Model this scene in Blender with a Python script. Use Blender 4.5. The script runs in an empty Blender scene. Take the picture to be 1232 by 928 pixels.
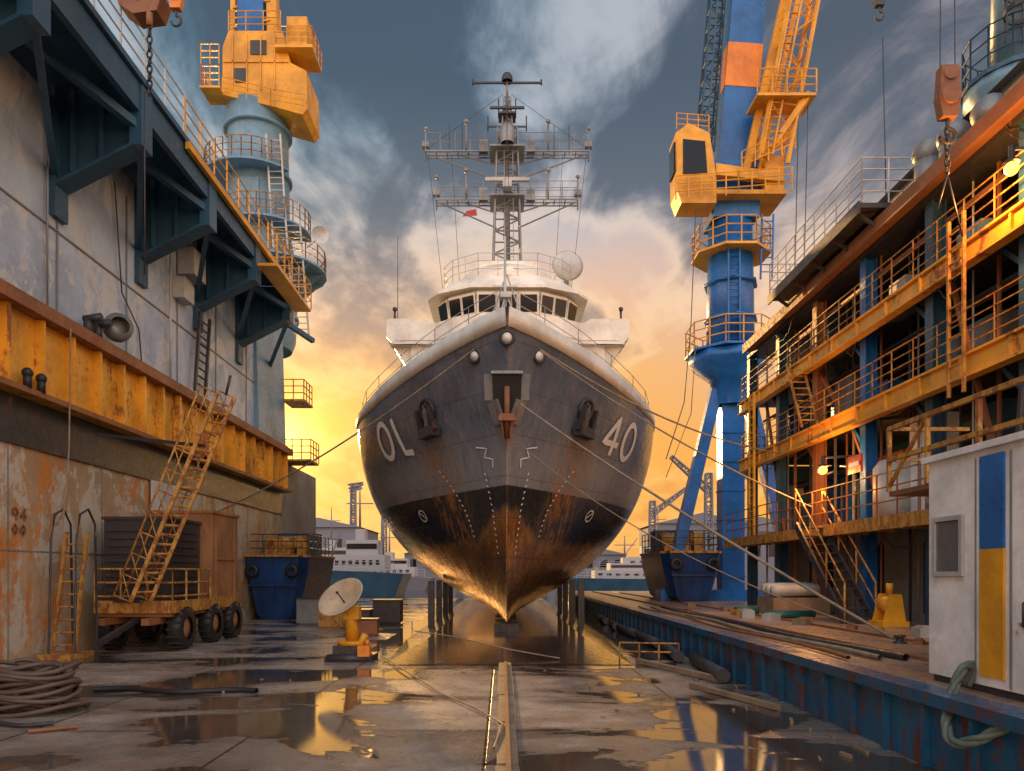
import bpy, math, random, bmesh
from mathutils import Vector, Matrix
random.seed(7)
scene=bpy.context.scene
scene.view_settings.view_transform='Standard'
scene.view_settings.look='None'
scene.view_settings.exposure=0
COL=scene.collection
R=math.radians
# ---------------------------------------------------------------- mesh builder
class B:
    def __init__(s): s.v=[]; s.f=[]; s.sm=[]
    def add(s,vs,fs,smooth=False):
        o=len(s.v); s.v+= [Vector(v) for v in vs]
        for f in fs: s.f.append([i+o for i in f]); s.sm.append(smooth)
        return s
    def box(s,x0,x1,y0,y1,z0,z1):
        return s.add([(x0,y0,z0),(x1,y0,z0),(x1,y1,z0),(x0,y1,z0),(x0,y0,z1),(x1,y0,z1),(x1,y1,z1),(x0,y1,z1)],
          [(0,3,2,1),(4,5,6,7),(0,1,5,4),(1,2,6,5),(2,3,7,6),(3,0,4,7)])
    def frame(s,p,q):
        a=(Vector(q)-Vector(p)); L=a.length
        a=a/max(L,1e-6)
        up=Vector((0,0,1)) if abs(a.z)<.95 else Vector((0,1,0))
        u=a.cross(up).normalized(); w=u.cross(a).normalized()
        return a,u,w
    def beam(s,p,q,w=.1,h=None):
        h=h or w; p=Vector(p);q=Vector(q); a,u,n=s.frame(p,q)
        vs=[]
        for c in (p,q):
            for i,j in ((-1,-1),(1,-1),(1,1),(-1,1)): vs.append(c+u*(i*w/2)+n*(j*h/2))
        return s.add(vs,[(0,1,2,3),(7,6,5,4),(0,4,5,1),(1,5,6,2),(2,6,7,3),(3,7,4,0)])
    def cyl(s,p,q,r,r2=None,n=10,cap=True):
        r2=r if r2 is None else r2
        p=Vector(p);q=Vector(q); a,u,w=s.frame(p,q); vs=[]
        for c,rr in ((p,r),(q,r2)):
            for i in range(n):
                t=2*math.pi*i/n; vs.append(c+u*(math.cos(t)*rr)+w*(math.sin(t)*rr))
        o=len(s.v)
        s.add(vs,[(i,(i+1)%n,n+(i+1)%n,n+i) for i in range(n)],n>6)
        if cap:
            s.f.append([o+i for i in range(n)][::-1]); s.sm.append(False)
            s.f.append([o+n+i for i in range(n)]); s.sm.append(False)
        return s
    def tube(s,pts,r,n=6):
        pts=[Vector(p) for p in pts]; o=len(s.v); vs=[]
        for k,p in enumerate(pts):
            a=pts[max(k-1,0)]; b=pts[min(k+1,len(pts)-1)]
            _,u,w=s.frame(a,b)
            for i in range(n):
                t=2*math.pi*i/n; vs.append(p+u*(math.cos(t)*r)+w*(math.sin(t)*r))
        fs=[]
        for k in range(len(pts)-1):
            for i in range(n): fs.append((k*n+i,k*n+(i+1)%n,(k+1)*n+(i+1)%n,(k+1)*n+i))
        return s.add(vs,fs,True)
    def lathe(s,c,prof,n=20,axis=(0,0,1)):
        c=Vector(c); a=Vector(axis).normalized(); _,u,w=s.frame(c,c+a); vs=[]
        for r,h in prof:
            for i in range(n):
                t=2*math.pi*i/n; vs.append(c+a*h+u*(math.cos(t)*r)+w*(math.sin(t)*r))
        fs=[]
        for k in range(len(prof)-1):
            for i in range(n): fs.append((k*n+i,k*n+(i+1)%n,(k+1)*n+(i+1)%n,(k+1)*n+i))
        return s.add(vs,fs,True)
    def ball(s,c,r,n=14):
        return s.lathe(c,[(max(r*math.sin(math.pi*k/8),1e-3),-r*math.cos(math.pi*k/8)) for k in range(9)],n)
    def prism(s,poly,vec):
        vec=Vector(vec); n=len(poly); vs=[Vector(p) for p in poly]+[Vector(p)+vec for p in poly]
        return s.add(vs,[list(range(n))[::-1],list(range(n,2*n))]+[(i,(i+1)%n,n+(i+1)%n,n+i) for i in range(n)])
    def rail(s,pts,h=1.0,sp=1.2,r=.025,mid=2):
        pts=[Vector(p) for p in pts]
        for a,b in zip(pts[:-1],pts[1:]):
            L=(b-a).length; k=max(1,round(L/sp))
            for i in range(k+1):
                p=a.lerp(b,i/k); s.cyl(p,p+Vector((0,0,h)),r,n=5)
            for m in range(mid+1):
                z=Vector((0,0,h*(m+1)/(mid+1))); s.cyl(a+z,b+z,r*.9,n=5)
        return s
    def lattice(s,p,q,w1,w2,n,r,diag=True,legr=None):
        p=Vector(p);q=Vector(q); a,u,w=s.frame(p,q); legr=legr or r*1.5
        def ring(t):
            c=p.lerp(q,t); ww=(w1+(w2-w1)*t)/2
            return [c+u*ww*i+w*ww*j for i,j in ((-1,-1),(1,-1),(1,1),(-1,1))]
        prev=ring(0)
        for k in range(n):
            nx=ring((k+1)/n)
            for i in range(4):
                s.cyl(prev[i],nx[i],legr,n=5); s.cyl(nx[i],nx[(i+1)%4],r,n=4)
                if diag:
                    if k%2: s.cyl(prev[i],nx[(i+1)%4],r,n=4)
                    else: s.cyl(prev[(i+1)%4],nx[i],r,n=4)
            prev=nx
        return s
    def ladder(s,p,q,w=.5,axis=(1,0,0),r=.03,sp=.3):
        p=Vector(p);q=Vector(q); ax=Vector(axis).normalized()*w/2
        s.beam(p-ax,q-ax,r*2); s.beam(p+ax,q+ax,r*2)
        n=int((q-p).length/sp)
        for i in range(1,n): c=p.lerp(q,i/n); s.cyl(c-ax,c+ax,r*.7,n=5)
        return s
def mesh_obj(name,b,mat,base):
    me=bpy.data.meshes.new(name); base=Vector(base)
    me.from_pydata([v-base for v in b.v],[],b.f)
    for p,sm in zip(me.polygons,b.sm): p.use_smooth=sm
    me.materials.append(mat); me.update()
    o=bpy.data.objects.new(name,me); COL.objects.link(o); return o
def fixn(o):
    bm=bmesh.new(); bm.from_mesh(o.data); bmesh.ops.recalc_face_normals(bm,faces=bm.faces); bm.to_mesh(o.data); bm.free()
def thing(name,base,label,cat,group=None):
    o=bpy.data.objects.new(name,None); o.empty_display_size=.3; o.location=base; COL.objects.link(o)
    o["label"]=label;o["category"]=cat
    if group:o["group"]=group
    return o
def part(par,name,b,mat,label=None):
    base=Vector(par.location); pp=par.parent
    while pp: base+=Vector(pp.location); pp=pp.parent
    o=mesh_obj(name,b,mat,base); o.parent=par; fixn(o)
    if label:o["label"]=label
    return o
def solo(name,b,mat,label,cat,base,group=None):
    o=mesh_obj(name,b,mat,base); o.location=base; fixn(o)
    o["label"]=label;o["category"]=cat
    if group:o["group"]=group
    return o
def structure(name,b,mat):
    o=mesh_obj(name,b,mat,(0,0,0)); fixn(o); o["kind"]="structure"; return o
def pt(u,v,d): return Vector(((u-605)/900*d, d, 2+(690-v)/900*d))
# ---------------------------------------------------------------- materials
class N:
    def __init__(s,tree): s.n=tree.nodes; s.l=tree.links
    def new(s,t,**k):
        x=s.n.new(t)
        for a,b in k.items(): setattr(x,a,b)
        return x
    def put(s,sock,val):
        if isinstance(val,bpy.types.NodeSocket): s.l.new(val,sock)
        else: sock.default_value=val
    def math(s,op,a,b=0.0,clamp=False):
        x=s.new('ShaderNodeMath',operation=op); x.use_clamp=clamp
        s.put(x.inputs[0],a); s.put(x.inputs[1],b); return x.outputs[0]
    def mix(s,f,a,b,mode='MIX'):
        x=s.new('ShaderNodeMix',data_type='RGBA',blend_type=mode)
        s.put(x.inputs[0],f)
        s.put(x.inputs[6],a if not isinstance(a,tuple) else (a+(1,))[:4]); s.put(x.inputs[7],b if not isinstance(b,tuple) else (b+(1,))[:4])
        return x.outputs[2]
    def noise(s,vec,scale,detail=6,rough=.6,dist=0):
        x=s.new('ShaderNodeTexNoise'); s.l.new(vec,x.inputs['Vector']); x.inputs['Scale'].default_value=scale
        x.inputs['Detail'].default_value=detail; x.inputs['Roughness'].default_value=rough; x.inputs['Distortion'].default_value=dist
        return x.outputs['Fac']
    def mapping(s,vec,scale=(1,1,1),loc=(0,0,0),rot=(0,0,0)):
        x=s.new('ShaderNodeMapping'); s.l.new(vec,x.inputs[0]); x.inputs['Scale'].default_value=scale
        x.inputs['Location'].default_value=loc; x.inputs['Rotation'].default_value=rot; return x.outputs[0]
    def rng(s,v,a,b,c=0.,d=1.,smooth=True):
        x=s.new('ShaderNodeMapRange'); x.interpolation_type='SMOOTHSTEP' if smooth else 'LINEAR'
        s.put(x.inputs[0],v); x.inputs[1].default_value=a;x.inputs[2].default_value=b;x.inputs[3].default_value=c;x.inputs[4].default_value=d
        return x.outputs[0]
    def ramp(s,v,stops,interp='LINEAR'):
        x=s.new('ShaderNodeValToRGB'); x.color_ramp.interpolation=interp; e=x.color_ramp.elements
        while len(e)<len(stops): e.new(.5)
        for k,(p,c) in enumerate(stops): e[k].position=p; e[k].color=tuple(c)+(1,)
        s.l.new(v,x.inputs[0]); return x.outputs[0]
    def bump(s,h,strength=.3,dist=.02,nrm=None):
        x=s.new('ShaderNodeBump'); x.inputs['Strength'].default_value=strength; x.inputs['Distance'].default_value=dist
        s.l.new(h,x.inputs['Height'])
        if nrm: s.l.new(nrm,x.inputs['Normal'])
        return x.outputs[0]
def newmat(name):
    m=bpy.data.materials.new(name); m.use_nodes=True
    return m,N(m.node_tree),m.node_tree.nodes['Principled BSDF']
RUST=(.22,.075,.025)
def paint(name,col,rust=.3,rough=.45,metal=0.,scale=1.,streak=.25,bump=.25,rcol=RUST,dirt=.5,peel=None):
    m,g,p=newmat(name)
    tc=g.new('ShaderNodeTexCoord').outputs['Object']
    n1=g.noise(tc,.7*scale,5,.65)
    n2=g.noise(g.mapping(tc,(2.2*scale,2.2*scale,2.2*scale*streak)),1.,6,.7,.3)
    n3=g.noise(tc,9*scale,4,.7)
    lite=tuple(min(c*1.15,.9) for c in col)
    c=g.mix(g.rng(n1,.32,.68),tuple(a*(1-dirt*.6) for a in col),lite)
    if peel: c=g.mix(g.rng(g.noise(g.mapping(tc,(1,1,.7),loc=(7,3,5)),1.6*scale,7,.7,.8),.5,.53),c,peel)
    c=g.mix(g.rng(g.math('MULTIPLY',n3,n2),.2,.42,0,.4*dirt),c,tuple(a*.3 for a in col))
    t=.78-rust*.5
    m1=g.rng(g.math('ADD',g.math('MULTIPLY',n2,.75),g.math('MULTIPLY',n3,.25)),t,t+.09)
    c=g.mix(g.math('MULTIPLY',m1,min(1,rust*2.2+.25)),c,g.mix(n3,tuple(a*.5 for a in rcol),tuple(min(1,a*1.8) for a in rcol)))
    g.put(p.inputs['Base Color'],c)
    g.put(p.inputs['Roughness'],g.math('ADD',g.rng(n3,.3,.7,rough-.12,rough+.15),g.math('MULTIPLY',m1,.25),True))
    p.inputs['Metallic'].default_value=metal
    g.put(p.inputs['Normal'],g.bump(g.math('ADD',n3,g.math('MULTIPLY',n1,1.5)),bump,.02))
    return m
def plain(name,col,rough=.5,metal=0.,emit=None,es=0):
    m,g,p=newmat(name)
    tc=g.new('ShaderNodeTexCoord').outputs['Object']; n=g.noise(tc,6,3)
    g.put(p.inputs['Base Color'],g.mix(n,tuple(c*.7 for c in col),tuple(min(1,c*1.25) for c in col)))
    p.inputs['Roughness'].default_value=rough; p.inputs['Metallic'].default_value=metal
    if emit: p.inputs['Emission Color'].default_value=emit+(1,); p.inputs['Emission Strength'].default_value=es
    return m
M={}
M['white']=paint('ship_white',(.80,.74,.64),.12,.4,streak=.3,dirt=.35)
M['wallwhite']=paint('dock_wall_paint',(.38,.49,.64),.28,.45,scale=.45,streak=.22,peel=(.50,.55,.60))
M['navy']=paint('dark_blue_steel',(.028,.09,.16),.26,.4,scale=.8)
M['blue']=paint('crane_blue',(.012,.14,.45),.16,.36,scale=1.0,dirt=.6)
M['pontblue']=paint('pontoon_blue',(.008,.055,.20),.34,.4,scale=1.1,dirt=.7)
M['ltblue']=paint('pale_blue_steel',(.15,.29,.41),.2,.4,scale=.7)
M['yellow']=paint('crane_yellow',(.80,.37,.02),.28,.42,scale=1.2,dirt=.5)
M['yellow2']=paint('worn_yellow_girder',(.74,.35,.03),.50,.40,scale=.9,streak=.3)
M['oldyellow']=paint('rusty_yellow',(.50,.27,.05),.62,.5,scale=2.5,streak=.6)
M['rust']=paint('rusty_steel',(.27,.11,.045),.5,.6,scale=.8,streak=.5)
M['rustwall']=paint('stained_wall',(.46,.33,.20),.55,.5,scale=.42,streak=.38,rcol=(.42,.16,.035),peel=(.50,.46,.38))
M['dark']=paint('dark_steel',(.04,.04,.046),.4,.45)
M['steel']=paint('grey_steel',(.24,.25,.26),.3,.4,metal=.2)
M['pale']=paint('pale_steel',(.50,.50,.48),.25,.45)
M['concrete']=paint('grey_concrete',(.30,.28,.25),.3,.7,scale=.6,streak=.4)
M['cab']=paint('cabinet_white',(.78,.79,.78),.32,.5,scale=1.6,streak=.22,dirt=.4)
M['quayblue']=paint('quay_blue',(.010,.09,.19),.54,.33,scale=1.3,streak=.35,rcol=(.10,.028,.015))
M['black']=plain('black_rubber',(.015,.015,.017),.55)
M['glass']=plain('dark_glass',(.008,.012,.018),.12)
M['glass'].node_tree.nodes['Principled BSDF'].inputs['Specular IOR Level'].default_value=.25
M['rope']=paint('weathered_rope',(.30,.24,.17),.1,.8,scale=4,streak=1)
M['green']=paint('green_pipe',(.02,.13,.11),.3,.4)
M['red']=paint('red_paint',(.55,.03,.02),.1,.45)
M['orange']=paint('orange_paint',(.8,.25,.03),.3,.45)
M['cream']=paint('cream_dish',(.55,.42,.28),.35,.45,scale=2.5)
M['timber']=paint('weathered_timber',(.27,.19,.12),.2,.7,scale=2)
M['mark']=plain('white_marking',(.88,.86,.80),.5)
M['lamp']=plain('lit_lamp',(1,.6,.2),.4,emit=(1,.42,.07),es=3.2)
M['distant']=plain('distant_grey',(.17,.18,.22),.8)
M['farwhite']=plain('distant_white',(.36,.36,.38),.7)
M['box']=paint('rusty_brown_housing',(.33,.16,.07),.5,.5,scale=1.2)
def hull_mat():
    m,g,p=newmat('hull_paint')
    tc=g.new('ShaderNodeTexCoord').outputs['Object']
    s=g.new('ShaderNodeSeparateXYZ'); g.l.new(tc,s.inputs[0]); x=s.outputs[0]; y=s.outputs[1]; z=s.outputs[2]
    n1=g.noise(tc,.5,5,.65); n2=g.noise(g.mapping(tc,(1.6,1.6,.28)),1.,6,.7,.4); n3=g.noise(tc,7,5,.7)
    n4=g.noise(g.mapping(tc,(5,5,.3)),1.,5,.7,.2)
    zz=g.math('ADD',z,g.math('MULTIPLY',g.math('SUBTRACT',n3,.5),.08))
    grey=g.mix(g.rng(n1,.3,.7),(.095,.12,.16),(.16,.185,.225))
    grey=g.mix(g.rng(z,7.0,5.2,0,.7),grey,(.26,.26,.265))
    grey=g.mix(g.rng(n4,.5,.72,0,.3),grey,(.38,.35,.32))
    grey=g.mix(g.rng(n4,.46,.34,0,.35),grey,(.05,.06,.08))
    low=g.mix(g.rng(n1,.35,.7),(.40,.19,.07),(.75,.42,.15))  # brown lower hull with golden reflections painted into its colour
    low=g.mix(g.rng(n4,.5,.75,0,.5),low,(.85,.58,.28))
    low=g.mix(g.rng(n4,.42,.32,0,.5),low,(.12,.055,.03))
    blk=g.mix(n2,(.008,.010,.014),(.035,.035,.04))
    c=g.mix(g.rng(zz,4.66,4.70),blk,grey)
    zb=g.math('ADD',z,g.math('MULTIPLY',g.math('SUBTRACT',n2,.5),1.0))
    zb=g.math('ADD',zb,g.math('MULTIPLY',g.rng(y,1.8,0,0,1),-.9))
    lowm=g.rng(zb,2.7,3.2)
    c=g.mix(lowm,low,c)
    msk=g.rng(n2,.56,.70)
    ay=g.math('ABSOLUTE',g.math('SUBTRACT',y,2.5))
    near=g.math('MULTIPLY',g.rng(ay,.2,1.4,1,0),g.rng(z,6.8,6.0,0,1))
    near=g.math('MULTIPLY',near,g.rng(n4,.44,.60))
    y2=g.math('MULTIPLY',g.rng(y,-1.3,.0,1,0),g.rng(z,7.2,6.0,0,.55))
    tot=g.math('MAXIMUM',g.math('MULTIPLY',msk,.22),g.math('MAXIMUM',g.math('MULTIPLY',near,.75),g.math('MULTIPLY',y2,g.rng(n4,.45,.62))))
    c=g.mix(tot,c,g.mix(n3,(.12,.045,.015),(.52,.24,.06)))
    br=g.new('ShaderNodeTexBrick'); cx=g.new('ShaderNodeCombineXYZ'); g.l.new(y,cx.inputs[0]); g.l.new(z,cx.inputs[1]); g.l.new(cx.outputs[0],br.inputs[0])
    br.inputs['Scale'].default_value=.5; br.inputs['Mortar Size'].default_value=.008; br.inputs['Brick Width'].default_value=1.6; br.inputs['Row Height'].default_value=.62
    seam=br.outputs['Fac']
    c=g.mix(g.math('MULTIPLY',seam,.4),c,(.04,.04,.04))
    g.put(p.inputs['Base Color'],c)
    g.put(p.inputs['Roughness'],g.math('ADD',g.rng(n3,.3,.7,.17,.30),g.math('MULTIPLY',tot,.15)))
    g.put(p.inputs['Metallic'],g.math('MULTIPLY',g.math('SUBTRACT',1.,lowm),.85))
    h=g.math('ADD',g.math('MULTIPLY',n3,.2),g.math('MULTIPLY',g.noise(tc,1.3,2),1.6))
    b1=g.bump(h,.35,.06); g.put(p.inputs['Normal'],g.bump(g.math('SUBTRACT',1.0,seam),.3,.02,b1))
    return m
M['hull']=hull_mat()
def ground_mat():
    m,g,p=newmat('wet_concrete')
    tc=g.new('ShaderNodeTexCoord').outputs['Object']
    big=g.noise(g.mapping(tc,(.5,.9,1),loc=(3.1,1.7,0)),.55,5,.55,.6); fine=g.noise(tc,9,5,.75); mid=g.noise(tc,1.2,6,.7)
    micro=g.noise(tc,60,3,.7)
    br=g.new('ShaderNodeTexBrick'); g.l.new(g.mapping(tc,(1,1,1),loc=(.2,.9,0)),br.inputs[0])
    br.offset=0; br.inputs['Scale'].default_value=1; br.inputs['Mortar Size'].default_value=.02
    br.inputs['Brick Width'].default_value=2.9; br.inputs['Row Height'].default_value=2.6
    br.inputs['Color1'].default_value=(.8,.8,.8,1); br.inputs['Color2'].default_value=(1.15,1.15,1.15,1)
    seam=br.outputs['Fac']
    c=g.mix(g.rng(mid,.3,.7),(.20,.165,.14),(.46,.385,.32))
    c=g.mix(1.,c,br.outputs['Color'],'MULTIPLY')
    c=g.mix(g.rng(fine,.45,.75,0,.55),c,(.12,.09,.07))
    rs=g.rng(g.noise(tc,.8,5,.7,1),.53,.68,0,.6); c=g.mix(rs,c,(.30,.14,.06))
    pm=g.math('ADD',big,g.math('MULTIPLY',g.math('SUBTRACT',mid,.5),.18))
    sx=g.new('ShaderNodeSeparateXYZ'); g.l.new(tc,sx.inputs[0])
    lowleft=g.math('MULTIPLY',g.rng(g.math('ABSOLUTE',g.math('SUBTRACT',sx.outputs[0],-2.7)),.3,1.9,1,0),g.rng(sx.outputs[1],18,9,.3,1))
    lowright=g.math('MULTIPLY',g.rng(g.math('ABSOLUTE',g.math('SUBTRACT',sx.outputs[0],3.0)),.3,1.6,1,0),g.rng(sx.outputs[1],16,9,.0,1))
    pm=g.math('ADD',pm,g.math('ADD',g.math('MULTIPLY',lowleft,.085),g.math('MULTIPLY',lowright,.07)))
    pud=g.rng(pm,.54,.555)
    damp=g.rng(pm,.42,.54)
    c=g.mix(g.math('MULTIPLY',damp,.5),c,(.11,.08,.06))
    c=g.mix(g.math('MULTIPLY',pud,.8),c,(.03,.024,.02))
    c=g.mix(g.math('MULTIPLY',seam,.8),c,(.02,.016,.014))
    g.put(p.inputs['Base Color'],c)
    r=g.rng(fine,.3,.7,.24,.42); r2=g.math('SUBTRACT',r,g.math('MULTIPLY',damp,.14))
    rr=g.new('ShaderNodeMix',data_type='FLOAT'); g.put(rr.inputs[0],pud); g.put(rr.inputs[2],r2); rr.inputs[3].default_value=.045
    g.put(p.inputs['Roughness'],rr.outputs[0])
    p.inputs['IOR'].default_value=1.6
    h=g.math('ADD',g.math('ADD',g.math('MULTIPLY',fine,.7),g.math('MULTIPLY',micro,.25)),g.math('MULTIPLY',seam,-1.))
    h=g.math('MULTIPLY',h,g.math('SUBTRACT',1.03,pud))
    g.put(p.inputs['Normal'],g.bump(h,.5,.025))
    return m
def water_mat(name,col,b=.15,sc=1.5):
    m,g,p=newmat(name)
    tc=g.new('ShaderNodeTexCoord').outputs['Object']
    g.put(p.inputs['Base Color'],g.mix(g.noise(tc,.4,3),col,tuple(c*1.6 for c in col)))
    p.inputs['Roughness'].default_value=.06
    g.put(p.inputs['Normal'],g.bump(g.noise(g.mapping(tc,(1,.6,1)),sc,3),b,.05)); return m
# ---------------------------------------------------------------- world
SUN_AZ=-16.5; SUN_EL=10
w=bpy.data.worlds.new("World"); scene.world=w; w.use_nodes=True
g=N(w.node_tree); bg=w.node_tree.nodes['Background']; out=w.node_tree.nodes['World Output']
tc=g.new('ShaderNodeTexCoord').outputs['Generated']
sp=g.new('ShaderNodeSeparateXYZ'); g.l.new(tc,sp.inputs[0]); x,y,z=sp.outputs
zc=g.math('MAXIMUM',z,0.)
warp=g.noise(tc,2.2,4,.6)
ze=g.math('ADD',zc,g.math('MULTIPLY',g.math('SUBTRACT',warp,.5),.12))
front=g.ramp(ze,[(0,(.80,.36,.11)),(.07,(.98,.42,.055)),(.17,(.98,.43,.05)),(.26,(.98,.48,.12)),(.34,(.86,.53,.33)),(.42,(.55,.50,.51)),(.52,(.20,.31,.42)),(1,(.06,.18,.30))])
teal=g.math('MULTIPLY',g.rng(x,.05,-.3,0,1),g.rng(z,.30,.5,0,1))
front=g.mix(g.math('MULTIPLY',teal,.85),front,(.04,.24,.36))
pal=g.math('MULTIPLY',g.rng(x,.0,.4,0,1),g.rng(z,.08,.35,0,1))
front=g.mix(g.math('MULTIPLY',pal,.55),front,(.66,.45,.40))
den=g.math('ADD',zc,.16)
cv=g.new('ShaderNodeCombineXYZ'); g.put(cv.inputs[0],g.math('DIVIDE',x,den)); g.put(cv.inputs[1],g.math('DIVIDE',y,den))
cm=g.mapping(cv.outputs[0],(1.15,.60,1),loc=(1.9,.7,0),rot=(0,0,R(33)))
c1=g.noise(cm,1.5,7,.52,.5); c2=g.noise(cm,4.2,6,.6,.5)
cc=g.math('ADD',g.math('MULTIPLY',c1,.74),g.math('MULTIPLY',c2,.26))
cc=g.math('ADD',cc,g.rng(zc,.2,.5,-.03,.03))
cov=g.rng(cc,.475,.575)
cdark=g.ramp(zc,[(0,(.60,.25,.09)),(.12,(.78,.29,.05)),(.24,(.56,.29,.13)),(.32,(.30,.24,.22)),(.42,(.105,.135,.175)),(.55,(.055,.085,.125)),(1,(.06,.11,.16))])
clite=g.ramp(zc,[(0,(1,.48,.1)),(.2,(1.0,.58,.17)),(.33,(1.0,.68,.42)),(.5,(.58,.58,.60)),(1,(.40,.48,.54))])
cedge=g.rng(cc,.42,.475,0,1)
sky=g.mix(g.math('MULTIPLY',g.math('MULTIPLY',cedge,g.math('SUBTRACT',1.,cov)),.65),front,clite)
sky=g.mix(g.math('MULTIPLY',cov,g.rng(zc,.03,.38,.5,.92)),sky,cdark)
sd=Vector((math.sin(R(SUN_AZ))*math.cos(R(SUN_EL)),math.cos(R(SUN_AZ))*math.cos(R(SUN_EL)),math.sin(R(SUN_EL))))
dp=g.new('ShaderNodeVectorMath',operation='DOT_PRODUCT'); g.l.new(tc,dp.inputs[0]); dp.inputs[1].default_value=sd
dt=g.math('MAXIMUM',dp.outputs['Value'],0.)
gl=g.math('ADD',g.math('MULTIPLY',g.math('POWER',dt,40.),.14),g.math('ADD',g.math('MULTIPLY',g.math('POWER',dt,300.),.9),g.math('MULTIPLY',g.math('POWER',dt,2500.),5.)))
gc=g.new('ShaderNodeVectorMath',operation='SCALE'); gc.inputs[0].default_value=(1.,.46,.06); g.l.new(gl,gc.inputs['Scale'])
sky=g.mix(1.,sky,gc.outputs[0],'ADD')
rear_fill=g.ramp(zc,[(0,(3.2,1.75,.85)),(.2,(2.9,1.8,1.1)),(.5,(1.6,1.65,1.8)),(1,(.95,1.2,1.5))])  # sky behind the camera, brightened and warmed as added fill light
sky=g.mix(g.rng(y,.1,-.35,0,1),sky,g.mix(g.math('MULTIPLY',cov,.35),rear_fill,(.9,.95,1.05)))
sky=g.mix(g.rng(z,-.02,-.08),sky,(.10,.08,.07))
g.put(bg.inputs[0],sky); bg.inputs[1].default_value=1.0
ns=g.new('ShaderNodeTexSky',sky_type='NISHITA'); ns.sun_disc=False; ns.sun_elevation=R(SUN_EL); ns.sun_rotation=R(SUN_AZ)
b2=g.new('ShaderNodeBackground'); g.l.new(ns.outputs[0],b2.inputs[0]); b2.inputs[1].default_value=.005
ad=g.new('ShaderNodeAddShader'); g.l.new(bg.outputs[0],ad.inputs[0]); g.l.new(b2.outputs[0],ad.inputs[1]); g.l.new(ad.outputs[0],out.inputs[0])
L=bpy.data.lights.new('sun','SUN'); L.energy=5.0; L.angle=R(.8); L.color=(1,.55,.18)
lo=bpy.data.objects.new('sun',L); COL.objects.link(lo); lo.rotation_euler=sd.to_track_quat('Z','Y').to_euler(); lo.location=sd*50
cd=bpy.data.cameras.new('camera'); cam=bpy.data.objects.new('camera',cd); COL.objects.link(cam); scene.camera=cam
cam.location=(0,0,2); cam.rotation_euler=(R(90),0,0); cd.sensor_width=36; cd.lens=900/1232*36
cd.shift_x=11/1232; cd.shift_y=226/1232; cd.clip_end=3000; cd.clip_start=.05
# ---------------------------------------------------------------- setting
structure('ground',B().box(-900,900,-60,1800,-1,0),ground_mat())
bw=B(); bw.box(-3.5,-2.9,17.2,60,-.5,.006); bw.box(3.1,4.2,17.2,60,-.5,.006); structure('dock_water',bw,water_mat('dock_water',(.03,.03,.03),.12,1.5))
bw=B(); bw.box(-300,300,60,600,-.5,.012); structure('harbour_water',bw,water_mat('harbour_water',(.02,.04,.06),.5,.8))
qm=paint('quay_deck',(.36,.23,.16),.36,.34,scale=.8,streak=1,bump=.5)
QZ=.77
structure('quay',B().box(4.5,60,-8,52,-.5,QZ),qm)
t=thing('quay_wall',(4.45,20,0),'rusty blue steel quay edge wall with vertical ribs','quay wall')
b=B(); b.box(4.40,4.497,-2,50,.003,QZ-.1); part(t,'wall_plate',b,M['quayblue'])
for i in range(60): part(t,'stiffener',B().box(4.33,4.398,.5+i*.8,.56+i*.8,.003,QZ-.12),M['quayblue'])
b=B(); b.box(4.28,4.62,-2,50,QZ-.1,QZ+.03); part(t,'coping',b,M['quayblue'])
# ---------------------------------------------------------------- SHIP
SX=.12
KZ=.36
def ystem(z):
    tab=[(KZ,23.35),(.8,23.15),(2,22.95),(4,22.75),(6,22.35),(8,21.6),(9.1,21.05),(10,20.6)]
    for (a,ya),(c,yc) in zip(tab[:-1],tab[1:]):
        if z<=c: return ya+(yc-ya)*max(0,(z-a))/(c-a)
    return tab[-1][1]
def hb(z,y):
    d=max(0,y-ystem(z)); tt=min(1,max(0,(z-KZ)/7.6)); Bm=6.6*max(0,(1-(1-tt)**2))**(.64+.12*(1-tt)**3)
    k=min(1,max(0,(z-KZ)/8.5))
    L=12.4+.6*k; p=1.06-.14*k
    u=min(1,d/L); return Bm*math.sin(math.pi/2*u)**p
def zs(y):
    d=max(0,y-21); f=min(1,d/8); return 9.02-.75*(f*f*(3-2*f)*.5+f*.5)
ship=thing('patrol_ship',(SX,23,0),'grey-hulled ship with white superstructure standing in dry dock','ship')
NS=56;NZ=36
b=B(); ds=[ (i/NS)**1.7*36 for i in range(NS+1)]
def hullpt(d,s,side):
    y0=21+d; z=KZ+s*(zs(y0)-KZ)
    y=ystem(z)+d*(57-ystem(z))/36.
    return (SX+side*hb(z,y),y,z)
grid=[[hullpt(d,(k/NZ)**1.5,-1) for k in range(NZ+1)] for d in ds]
for side in (-1,1):
    vs=[];fs=[]
    for row in grid:
        for p in row: vs.append((SX+(p[0]-SX)*(-side),p[1],p[2]))
    for i in range(NS):
        for k in range(NZ):
            a=i*(NZ+1)+k; fs.append((a,a+NZ+1,a+NZ+2,a+1))
    b.add(vs,fs,True)
hull=part(ship,'hull',b,M['hull'])
bm=bmesh.new(); bm.from_mesh(hull.data); bmesh.ops.remove_doubles(bm,verts=bm.verts,dist=.0005); bmesh.ops.recalc_face_normals(bm,faces=bm.faces); bm.to_mesh(hull.data); bm.free()
for p in hull.data.polygons: p.use_smooth=True
b=B(); tops=[r[-1] for r in grid]
for a,c in zip(tops[:-1],tops[1:]):
    m=2*SX; b.add([(a[0],a[1],a[2]-.03),(m-a[0],a[1],a[2]-.03),(m-c[0],c[1],c[2]-.03),(c[0],c[1],c[2]-.03)],[(0,1,2,3)])
last=grid[-1]; b.add([p for p in last]+[(2*SX-p[0],p[1],p[2]) for p in last[::-1]],[list(range(2*len(last)))])
part(ship,'deck',b,M['steel'])
b=B()
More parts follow.
